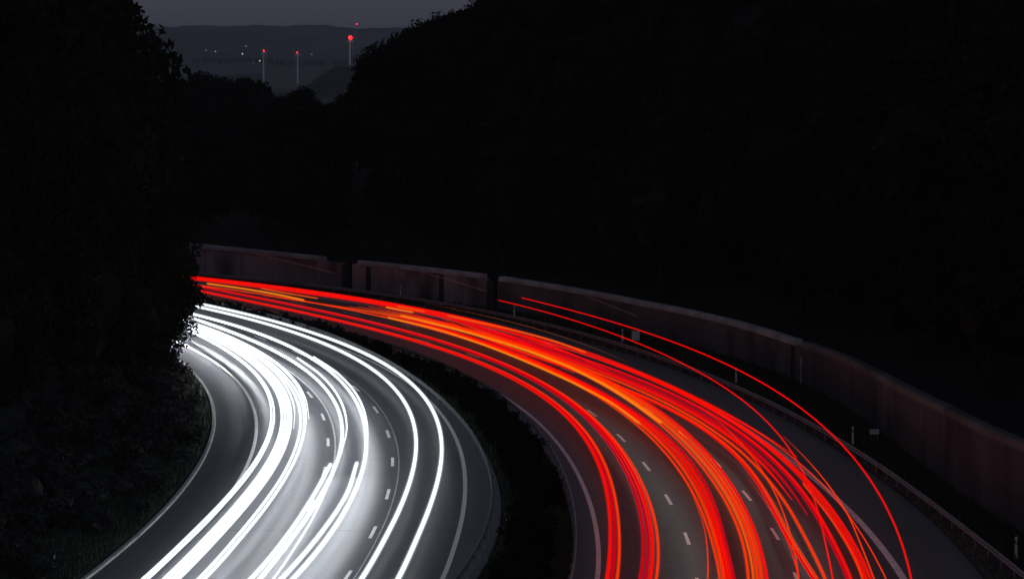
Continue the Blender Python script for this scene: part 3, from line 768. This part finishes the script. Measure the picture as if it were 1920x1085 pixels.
def grass_patch(name, spots, hmin, hmax, label=None, m='grass'):
    n = len(spots)
    p = np.array(spots)
    a = RNG.uniform(0, 2 * math.pi, n); h = RNG.uniform(hmin, hmax, n); w = RNG.uniform(.02, .05, n)
    d = np.stack([np.cos(a), np.sin(a), np.zeros(n)], 1)
    lean = RNG.normal(size=(n, 3)) * .25 * h[:, None]; lean[:, 2] = h
    V = np.stack([p - d * w[:, None], p + d * w[:, None], p + lean], 1).reshape(-1, 3)
    F = np.arange(3 * n).reshape(-1, 3)
    me = bpy.data.meshes.new(name); me.from_pydata(V.tolist(), [], F.tolist()); me.materials.append(M[m]); me.update()
    o = link(name, me); o['kind'] = 'stuff'
    o['label'] = label; o['category'] = 'grass'
    return o
sp = []
for k in range(26000):
    yy = random.uniform(165, 330); s = random.uniform(.35, 1.0) ** 1.5 * 11
    s = .45 + abs(random.gauss(0, 1)) * 4.0
    x = float(LN['LK'].x[0]) if False else None
    sp.append((s, yy))
arr = np.array(sp); lx = LN['LK'](arr[:, 1]) - arr[:, 0]
grass_patch('grass', np.stack([lx, arr[:, 1], bank_z(lx, arr[:, 1]) - .03], 1), .15, .55, 'rough dark grass on the left bank beside the kerb')
ay = RNG.uniform(165, 440, 16000); t = RNG.uniform(0, 1, 16000)
gxx = LN['SH'](ay) + .1 + t * (LN['GR'](ay) - LN['SH'](ay) + .7)
grass_patch('grass', np.stack([gxx, ay, np.full(16000, .02)], 1), .06, .24, 'short dry grass under the outer guardrail', 'dry_grass')
ay = RNG.uniform(165, 440, 14000); t = RNG.uniform(0, 1, 14000)
gxx = LN['GR'](ay) + .5 + t * (LN['WB'](ay) - LN['GR'](ay) - .6)
grass_patch('grass', np.stack([gxx, ay, np.full(14000, -.03)], 1), .15, .5, 'dark grass filling the ditch at the foot of the wall')
ay = RNG.uniform(165, 410, 9000); t = RNG.uniform(0, 1, 9000)
gxx = LN['MB'](ay) + .5 + t * np.maximum(LN['RL'](ay) - LN['MB'](ay) - 1.6, .1)
grass_patch('grass', np.stack([gxx, ay, np.full(9000, -.04)], 1), .15, .45, 'dark weeds between the shrubs of the median')

# ------------------------------------------------------------------ light trails (paths of head and tail lamps at lamp height)
COLS = {'white': ((.88, .93, 1.0), 1.7, 13.0), 'red': ((1.0, .003, .0), 0.75, 0.3), 'deepred': ((.62, .0, .008), 0.75, 0.3 * .7), 'orangered': ((1.0, .038, .0), 0.75, 0.3),
        'orange': ((1.0, .10, .002), 0.75, 0.3), 'amber': ((1.0, .23, .004), 0.75 * 1.1, 0.3), 'dimorange': ((.12, .030, .008), 1.0, .1), 'faint': ((.028, .010, .008), 1.0, .05)}
LM = {}
for k, (c, s, beam) in COLS.items():
    LM[k] = [emit('light_' + k, c, s), emit('beam_' + k, (c[0], c[1] + (.25 if k in ('orangered', 'orange', 'amber') else .05 if k != 'white' else 0), c[2] + (.06 if k != 'white' else 0)), beam), veil('veil_inner_' + k, c, s * .15), veil('veil_outer_' + k, c, s * .03)]
LM['white_far'] = [LM['white'][0], emit('beam_white_far', (1, 1, 1), 13.0 * 1.6), LM['white'][2], LM['white'][3]]
LABEL = {
 'W1': ('headlight_trail', 'slim white light trail nearest the dark median, right one of the lone pair', 'light trail', 'headlight trails on the left carriageway', 0),
 'W2': ('headlight_trail', 'slim white light trail of the lone pair, the one farther from the median', 'light trail', 'headlight trails on the left carriageway', 0),
 'W3': ('headlight_trail', 'thick full-length white light trail, right one of the two over the middle lane', 'light trail', 'headlight trails on the left carriageway', 1),
 'W4': ('headlight_trail', 'thick full-length white light trail, left one of the two over the middle lane', 'light trail', 'headlight trails on the left carriageway', 1),
 'W3b': ('headlight_trail', 'white streak with a blunt far start hugging the right middle-lane trail upstream', 'light trail', 'headlight trails on the left carriageway', 0),
 'W4b': ('headlight_trail', 'white streak with a blunt far start hugging the left middle-lane trail upstream', 'light trail', 'headlight trails on the left carriageway', 0),
 'W3c': ('headlight_trail', 'broad white streak starting bluntly in the foreground beside the right middle-lane trail', 'light trail', 'headlight trails on the left carriageway', 1),
 'W4c': ('headlight_trail', 'broad white streak starting bluntly in the foreground beside the left middle-lane trail', 'light trail', 'headlight trails on the left carriageway', 1),
 'B0': ('headlight_trail', 'outermost white light trail of the dense bundle, next to the dark hard shoulder', 'light trail', 'headlight trails on the left carriageway', 1),
 'B1': ('headlight_trail', 'bright white light trail in the dense bundle over the lane nearest the left bank', 'light trail', 'headlight trails on the left carriageway, dense bundle', 0),
 'B2': ('headlight_trail', 'bright white light trail in the dense bundle over the lane nearest the left bank', 'light trail', 'headlight trails on the left carriageway, dense bundle', 0),
 'B3': ('headlight_trail', 'bright white light trail in the dense bundle over the lane nearest the left bank', 'light trail', 'headlight trails on the left carriageway, dense bundle', 0),
 'B4': ('headlight_trail', 'bright white light trail in the dense bundle over the lane nearest the left bank', 'light trail', 'headlight trails on the left carriageway, dense bundle', 0),
 'B5': ('headlight_trail', 'bright white light trail in the dense bundle over the lane nearest the left bank', 'light trail', 'headlight trails on the left carriageway, dense bundle', 0),
 'B6': ('headlight_trail', 'bright white light trail in the dense bundle over the lane nearest the left bank', 'light trail', 'headlight trails on the left carriageway, dense bundle', 0),
 'B7': ('headlight_trail', 'innermost white light trail of the dense bundle, facing the first dashed line', 'light trail', 'headlight trails on the left carriageway', 1),
 'B8': ('headlight_trail', 'bright white light trail in the dense bundle over the lane nearest the left bank', 'light trail', 'headlight trails on the left carriageway, dense bundle', 0),
 'B9': ('headlight_trail', 'bright white light trail in the dense bundle over the lane nearest the left bank', 'light trail', 'headlight trails on the left carriageway, dense bundle', 0),
 'B10': ('headlight_trail', 'bright white light trail in the dense bundle over the lane nearest the left bank', 'light trail', 'headlight trails on the left carriageway, dense bundle', 0),
 'Ra1': ('taillight_trail', 'red left edge of the left tail light band beside the median', 'light trail', 'tail light trails on the right carriageway', 1),
 'Ra2': ('taillight_trail', 'darker red core of the left tail light band beside the median', 'light trail', 'tail light trails on the right carriageway', 1),
 'Ra3': ('taillight_trail', 'orange-red right edge of the left tail light band beside the median', 'light trail', 'tail light trails on the right carriageway', 1),
 'Rb1': ('taillight_trail', 'dark red streak on the left side of the second tail light band from the median', 'light trail', 'tail light trails on the right carriageway, second band', 1),
 'Rb2': ('taillight_trail', 'dark red streak on the left side of the second tail light band from the median', 'light trail', 'tail light trails on the right carriageway, second band', 1),
 'Rb3': ('taillight_trail', 'bright red core of the second tail light band from the median', 'light trail', 'tail light trails on the right carriageway', 1),
 'Rb4': ('taillight_trail', 'orange-red right edge of the second tail light band from the median', 'light trail', 'tail light trails on the right carriageway', 1),
 'thinM': ('taillight_trail', 'thin orange-red line splitting off left of the middle-lane red band in the foreground', 'light trail', 'tail light trails on the right carriageway', 0),
 'C1': ('taillight_trail', 'orange-red left edge of the middle-lane red band', 'light trail', 'tail light trails on the right carriageway', 1),
 'C2': ('taillight_trail', 'orange-red streak inside the left half of the middle-lane band', 'light trail', 'tail light trails on the right carriageway', 1),
 'C3': ('taillight_trail', 'pure red streak in the left half of the middle-lane band', 'light trail', 'tail light trails on the right carriageway, middle lane', 1),
 'C4': ('taillight_trail', 'pure red streak in the left half of the middle-lane band', 'light trail', 'tail light trails on the right carriageway, middle lane', 1),
 'C5': ('taillight_trail', 'crimson right edge of the left middle-lane band', 'light trail', 'tail light trails on the right carriageway', 1),
 'D1': ('taillight_trail', 'orange-red left edge of the band just left of the second dashed line', 'light trail', 'tail light trails on the right carriageway', 1),
 'D2': ('taillight_trail', 'bright orange core line in the band left of the second dashed line', 'light trail', 'tail light trails on the right carriageway', 1),
 'D3': ('taillight_trail', 'broad orange-red streak in the band left of the second dashed line', 'light trail', 'tail light trails on the right carriageway, right of middle lane', 1),
 'D4': ('taillight_trail', 'broad orange-red streak in the band left of the second dashed line', 'light trail', 'tail light trails on the right carriageway, right of middle lane', 1),
 'D5': ('taillight_trail', 'red right edge of the band left of the second dashed line', 'light trail', 'tail light trails on the right carriageway', 1),
 'ylo': ('taillight_trail', 'lower of the two long amber streaks in the middle lane', 'light trail', 'tail light trails on the right carriageway', 1),
 'yhi': ('taillight_trail', 'upper of the two long amber streaks in the middle lane', 'light trail', 'tail light trails on the right carriageway', 1),
 'yhi2': ('taillight_trail', 'short extra amber streak thickening the upper amber line', 'light trail', 'tail light trails on the right carriageway', 1),
 'yj1': ('taillight_trail', 'wide amber streak at the far left end of the red trails', 'light trail', 'tail light trails on the right carriageway', 1),
 'yj2': ('taillight_trail', 'narrow orange streak just above the far left amber streak', 'light trail', 'tail light trails on the right carriageway', 1),
 'ye1': ('taillight_trail', 'short bright amber dash on the far outer red trails', 'light trail', 'tail light trails on the right carriageway', 1),
 'ye2': ('taillight_trail', 'short orange dash above the amber dash on the far outer red trails', 'light trail', 'tail light trails on the right carriageway', 1),
 'yt': ('taillight_trail', 'long orange streak along the outer top of the red trails, ending bluntly', 'light trail', 'tail light trails on the right carriageway', 1),
 're0': ('taillight_trail', 'thin red line beside the second dashed line in the foreground', 'light trail', 'tail light trails on the right carriageway', 0),
 're1': ('taillight_trail', 'red left strand of the first outer-lane trail right of the second dashes', 'light trail', 'tail light trails on the right carriageway', 1),
 're2': ('taillight_trail', 'orange-red right strand of the first outer-lane trail right of the second dashes', 'light trail', 'tail light trails on the right carriageway', 1),
 'rf1': ('taillight_trail', 'orange strand of the second outer-lane trail in the foreground', 'light trail', 'tail light trails on the right carriageway', 1),
 'rf2': ('taillight_trail', 'red strand right beside the orange second outer-lane trail', 'light trail', 'tail light trails on the right carriageway', 1),
 'rf3': ('taillight_trail', 'broad red glowing streak of the outer lane, fading in the foreground', 'light trail', 'tail light trails on the right carriageway', 1),
 'rf4': ('taillight_trail', 'broad dark red streak of the outer lane, fading in the foreground', 'light trail', 'tail light trails on the right carriageway', 1),
 'rg1': ('taillight_trail', 'dark crimson strand of the third outer-lane trail', 'light trail', 'tail light trails on the right carriageway', 1),
 'rg2': ('taillight_trail', 'red strand of the third outer-lane trail', 'light trail', 'tail light trails on the right carriageway', 1),
 'rh1': ('taillight_trail', 'left strand of the bright red trail nearest the right edge line', 'light trail', 'tail light trails on the right carriageway', 1),
 'rh2': ('taillight_trail', 'right strand of the bright red trail nearest the right edge line', 'light trail', 'tail light trails on the right carriageway', 1),
 'rhl': ('taillight_trail', 'orange-red line starting bluntly along the left of the outermost red trail', 'light trail', 'tail light trails on the right carriageway', 1),
 'tt1': ('taillight_trail', 'outermost top red trail grazing the right edge line', 'light trail', 'tail light trails on the right carriageway', 1),
 'tt2': ('taillight_trail', 'broad red trail second from the outer side in the far distance', 'light trail', 'tail light trails on the right carriageway', 1),
 'tt3': ('taillight_trail', 'broad red trail third from the outer side in the far distance', 'light trail', 'tail light trails on the right carriageway', 1),
 'tb': ('taillight_trail', 'thin orange-red line crossing the white edge line in the foreground', 'light trail', 'tail light trails on the right carriageway', 0),
 'o1': ('taillight_trail', 'thin orange line curving in from the hard shoulder across the edge line', 'light trail', 'tail light trails on the right carriageway', 0),
 'cx': ('taillight_trail', 'thin orange line crossing over the outer-lane trails from left to right', 'light trail', 'tail light trails on the right carriageway', 0),
 'br': ('taillight_trail', 'faint thin orange-brown line just above the outer red trails', 'light trail', 'tail light trails on the right carriageway', 0),
 'h1': ('taillight_trail', 'high thin red trail, outermost one sweeping over the hard shoulder', 'light trail', 'tail light trails on the right carriageway', 0),
 'h2': ('taillight_trail', 'high thin red trail crossing down through the outer-lane trails', 'light trail', 'tail light trails on the right carriageway', 0),
 'w1': ('taillight_trail', 'faint brownish slanting streak before the far left wall segment', 'light trail', 'tail light trails on the right carriageway', 0),
 'w2': ('taillight_trail', 'faint brownish slanting streak before the wall left of the high red trails', 'light trail', 'tail light trails on the right carriageway', 0),
 'w3': ('taillight_trail', 'faint brownish slanting streak before the wall above the square sign', 'light trail', 'tail light trails on the right carriageway', 0),
}
TAPER_NEAR = {'B8', 'B9', 'B10', 'rf3', 'rf4', 'tt1', 'tt2', 'tt3', 'W3b', 'W4b', 'br'}
TAPER_FAR = {'C2', 'C3', 'C4', 'C5', 'D1', 'D2', 'D3', 'D4', 'D5', 're1', 're2', 'rf1', 'rf3', 'rf4', 'rg1', 'rg2', 'rh1', 'rh2', 're0', 'tb', 'thinM', 'o1', 'cx', 'br', 'B8', 'B9', 'B10'}
def light_trail(key, z, col, r, xs, y0, y1):
    c = Curve(xs, y0, y1)
    n = max(6, int((y1 - y0) / 2.5))
    ys = np.linspace(y0, y1, n)
    P = c.pts(ys)
    sl = c(ys + .4) - c(ys - .4); sl = sl / .8
    nn = np.sqrt(1 + sl * sl)
    side = np.stack([1 / nn, -sl / nn], 1)
    name, label, cat, grp, bm = LABEL[key]
    mb = MB()
    taper = np.ones(n)
    if key in TAPER_NEAR: taper *= np.clip((ys - y0) / 30, .12, 1) ** .7
    if key in TAPER_FAR: taper *= np.clip((y1 - ys) / 30, .12, 1) ** .7
    K = 8
    for (rk, mi) in ((.50 * r, 0), (.84 * r, 2), (1.16 * r, 3)):
        V, F, MI = [], [], []
        for j in range(n):
            for k in range(K):
                t = 2 * math.pi * (k + .5) / K
                q = rk * taper[j]
                V.append((P[j, 0] + q * math.cos(t) * side[j, 0], P[j, 1] + q * math.cos(t) * side[j, 1], z + q * math.sin(t)))
        b = len(mb.v); mb.v += V
        for j in range(n - 1):
            for k in range(K):
                k2 = (k + 1) % K
                mb.f.append((b + j * K + k, b + j * K + k2, b + (j + 1) * K + k2, b + (j + 1) * K + k))
                tm = (k + 1) / K * 360 % 360
                mb.m.append(1 if (mi == 0 and bm and 200 < tm < 340) else mi)
        mb.f.append(tuple(b + k for k in range(K))); mb.m.append(mi)
        mb.f.append(tuple(b + (n - 1) * K + k for k in range(K - 1, -1, -1))); mb.m.append(mi)
    x0, yb = float(P[0, 0]), float(P[0, 1])
    mb.v = [(v[0] - x0, v[1] - yb, v[2] - z) for v in mb.v]
    o = mb.build(name, LM[col], None, True, (x0, yb, z))
    return tag(o, label, cat, grp)
for t in TRAILS:
    light_trail(*t)

# dipped headlights: the light the passing cars throw down on the road, in stretches along their lanes
def dipped_beam(A, off, z, y0, y1, step, width, power, tilt=0.0, spread=180.0, col=(1, .95, .88)):
    y = y0
    while y < y1 - .1:
        ym = y + step / 2
        p = A.pts([ym], off)[0]; sl = float(A(ym + .5) - A(ym - .5))
        la = bpy.data.lights.new('dipped_beam', 'AREA')
        la.shape = 'RECTANGLE'; la.size = width; la.size_y = step * math.sqrt(1 + sl * sl)
        la.energy = power(ym) if callable(power) else power; la.spread = R(spread); la.color = col
        o = bpy.data.objects.new('dipped_beam', la); COL.objects.link(o)
        o.location = (p[0], p[1], z); o.rotation_mode = 'ZYX'
        o.rotation_euler = (0, 0, 0)
        o.matrix_world = (Matrix.Translation((p[0], p[1], z)) @ Matrix.Rotation(-math.atan(sl), 4, 'Z') @ Matrix.Rotation(R(tilt), 4, 'Y'))
        y += step
dipped_beam(LN['R1'], .1, 2.4, 170, 302, 6, .4, lambda y: 60.0 * .27 * float(np.clip((310 - y) / 80, 0, 1)))
dipped_beam(LN['R2'], .6, 2.4, 170, 302, 6, .4, lambda y: 60.0 * .22 * float(np.clip((310 - y) / 80, 0, 1)))
dipped_beam(LN['L2'], -1.1, .95, 170, 300, 6, .3, lambda y: 55.0 * float(np.clip((310 - y) / 90, 0, 1)), col=(.93, .96, 1.0))
dipped_beam(LN['L1'], -1.0, .95, 170, 320, 6, .3, lambda y: 55.0 * .9, col=(.93, .96, 1.0))
dipped_beam(LN['LL'], 2.6, .95, 176, 340, 6, .3, lambda y: 55.0 * .6, col=(.93, .96, 1.0))
dipped_beam(LN['LL'], 2.1, 1.25, 232, 356, 4, .2, lambda y: 500.0 * .75 * float(np.clip((y - 232) / 90, 0, 1)) ** 2, 58, 66, (.95, .97, 1.0))

# ------------------------------------------------------------------ far plain: turbines, mast, village, woods
def turbine(x, y, ztop, zbase, rot, label, lamp, lr, yaw, blade=36):
    o = empty('wind_turbine', (x, y, zbase), R(yaw))
    H = ztop - zbase
    mb = MB(); mb.tube((0, 0, 0), (0, 0, H), 2.4, 1.4, 12); mb.build('tower', M['turbine'], o, True)
    mb = MB(); mb.box((0, 0, H + 1.4), (3.2, 9, 3.0)); mb.build('nacelle', M['turbine'], o)
    mb = MB(); mb.ball((0, -5.2, H + 1.4), 1.8, 10, 6); hub = mb.build('hub', M['turbine'], o, True)
    for k in range(3):
        a = rot + k * 2 * math.pi / 3
        d = np.array([math.sin(a), 0, math.cos(a)]); s = np.array([math.cos(a), 0, -math.sin(a)])
        c0 = np.array([0, -5.6, H + 1.4]); mb = MB(); V = []
        for t, w in ((.0, .7), (.18, 1.5), (.6, .9), (1.0, .18)):
            p = c0 + d * blade * t
            V += [p - s * w * .4 + np.array([0, .35 * (1 - t) + .05, 0]), p + s * w + np.array([0, .3 * (1 - t) + .05, 0]), p + s * w * .2 - np.array([0, .35 * (1 - t) + .05, 0])]
        F = []
        for j in range(3):
            for q in range(3):
                A_, B_ = j * 3 + q, j * 3 + (q + 1) % 3
                F.append((A_, B_, B_ + 3, A_ + 3))
        F += [(2, 1, 0), (9, 10, 11)]
        mb.add(V, F); mb.build('blade', M['turbine'], o)
    mb = MB(); mb.tube((0, -1, H + 2.5), (0, -1, H + 5.2), .2, .2, 5); mb.ball((0, -1, H + 5 + lr), lr, 10, 6); mb.build('warning_light', lamp, o)
    tag(o, label, 'wind turbine', 'wind turbines')
turbine(-523.4, 9000, 33.0, -60, math.pi, 'left wind turbine of the pair with a small red light', M['red_light'], 1.6, 74)
turbine(-466.6, 9300, 29.5, -60, math.pi + .12, 'right wind turbine of the pair with a small red light', M['red_light'], 1.6, -70)
turbine(-303.5, 8000, 53.0, -50, math.pi - .1, 'wind turbine with the largest, brightest red light beside the dark hill', M['red_light_big'], 3.6, 80)
def mast():
    o = empty('radio_mast', (-490, 13500, 108))
    mb = MB()
    for a in range(3):
        t = a * 2.094
        mb.tube((1.5 * math.cos(t), 1.5 * math.sin(t), 0), (.3 * math.cos(t), .3 * math.sin(t), 22), .25, .15, 5)
    for k in range(1, 10):
        r = 1.5 - .12 * k
        for a in range(3):
            t, u = a * 2.094, (a + 1) * 2.094
            mb.tube((r * math.cos(t), r * math.sin(t), 2.3 * k), (r * math.cos(u), r * math.sin(u), 2.3 * k), .08, .08, 4)
    mb.build('lattice', M['lamp_metal'], o)
    mb = MB(); mb.ball((0, 0, 23.5), 1.7, 10, 6); mb.build('warning_light', M['red_light'], o)
    tag(o, 'small mast on the crest of the far hills with one red light', 'mast')
mast()
def ground_dist(py):
    """distance at which the sight line of a given depression meets the far slope"""
    ys = np.linspace(8000, 14000, 1200)
    zz = lerp_table(PLAIN, ys) + 2
    ray = EYE + (110 - py) / 8000 * ys
    i = np.where(zz >= ray)[0]
    return float(ys[i[0]]) if len(i) else 9300.0
VL = [(322, 121, .9, 'dim village lamp next to the dark left tree on the plain'), (387, 98, .8, 'dim village lamp, upper one of the two left of the turbines'), (405, 102, 1.3, 'village lamp just below a dimmer one, left of the turbines'),
      (455.5, 103, 1.7, 'bright village lamp left of the turbine pair on the slope'), (462, 88, 1.0, 'dim village lamp highest up the far slope'), (488, 118.5, 1.9, 'brightest white village lamp beside the left turbine tower'), (585, 104, .7, 'faint village lamp right of the turbine pair')]
for px, py, s, lab in VL:
    D = ground_dist(py)
    x = (px - 960) / 8000 * D
    z = float(plain_z(np.array(x), np.array(D)))
    zl = EYE + (110 - py) / 8000 * D
    hp = max(zl - z, 5.0)
    o = empty('village_lamp', (x, D, z))
    mb = MB(); mb.tube((0, 0, 0), (0, 0, hp - .5 * s), .16, .1, 6); mb.build('pole', M['lamp_metal'], o)
    mb = MB(); mb.ball((0, 0, hp), .8 * s, 8, 5); mb.build('globe', M['village_light'], o)
    tag(o, lab, 'lamp', 'village lamps')
for k, (px, py) in enumerate(((482, 117.5), (478, 117), (470, 118), (318, 117), (313, 116), (520, 110), (530, 112), (440, 108))):
    D = ground_dist(py + 3)
    x = (px - 960) / 8000 * D; z = float(plain_z(np.array(x), np.array(D)))
    o = empty('house', (x, D, z - .5), k * .4)
    mb = MB(); mb.box((0, 0, 3), (11, 9, 6)); mb.build('wall', M['wall_house'], o)
    mb = MB(); mb.add([(-6, -5, 6.01), (6, -5, 6.01), (6, 5, 6.01), (-6, 5, 6.01), (-6, 0, 9.5), (6, 0, 9.5)], [(0, 1, 5, 4), (2, 3, 4, 5), (1, 2, 5), (3, 0, 4), (3, 2, 1, 0)]); mb.build('roof', M['roof_house'], o)
    tag(o, 'tiny pale house on the far plain below the hills', 'house', 'houses on the far plain')
# far woods: masses of crowns
def far_wood(y0, x0, x1, topf, n, label, depth=260):
    cs = []
    V, F = [], []
    xs = RNG.uniform(x0, x1, n)
    mb = MB()
    for x in xs:
        yy = y0 + RNG.uniform(0, depth); zt = topf(x) + RNG.uniform(-2.2, .6) - (float(plain_z(np.array(x), np.array(6600.))) - float(plain_z(np.array(x), np.array(yy))) if y0 == 6120 else 0); zb = float(plain_z(np.array(x), np.array(yy))) - 2
        w = RNG.uniform(3, 5.5)
        mb2 = MB(); mb2.ball((0, 0, 0), 1, 7, 5)
        vs = [(x + q[0] * w * RNG.uniform(.8, 1.2), yy + q[1] * w, zt - 7 + q[2] * 7 * RNG.uniform(.85, 1.1)) for q in mb2.v]
        mb.add(vs, mb2.f)
        mb.tube((x, yy, zb), (x, yy, zt - 7), 2.5, 1.0, 5)
    o = mb.build('woodland', M['wood_far']); o['kind'] = 'stuff'
    o['label'] = label; o['category'] = 'woodland'
far_wood(6120, -345, -120, lambda x: float(plain_z(np.array(x), np.array(6600.))) + 12.5, 420, 'dark distant wood on a low rise left of the hill edge', 560)
far_wood(9450, -780, -560, lambda x: float(plain_z(np.array(x), np.array(9600.))) + 13, 120, 'dark hedges and copses on the plain around the village')
far_wood(10600, -800, -330, lambda x: float(plain_z(np.array(x), np.array(10750.))) + 13, 160, 'dark wood band on the lower slope of the far hills')

# ------------------------------------------------------------------ the air between: pale even haze
if 3.6e-05 > 0:
    mb = MB(); mb.box((0, 8050, 45), (5200, 16700, 270))
    hz = mb.mesh('haze', [])
    m = bpy.data.materials.new('haze'); m.use_nodes = True
    n, l = m.node_tree.nodes, m.node_tree.links
    n.clear()
    v = n.new('ShaderNodeVolumePrincipled'); v.inputs['Density'].default_value = 3.6e-05; v.inputs['Color'].default_value = (.90, .93, 1.0, 1); v.inputs['Anisotropy'].default_value = .1
    o = n.new('ShaderNodeOutputMaterial'); l.new(v.outputs[0], o.inputs['Volume'])
    m.cycles.homogeneous_volume = True
    hz.materials.append(m)
    ho = link('haze', hz); tag(ho, 'thin pale evening haze over the far plain', 'haze', None, 'stuff')
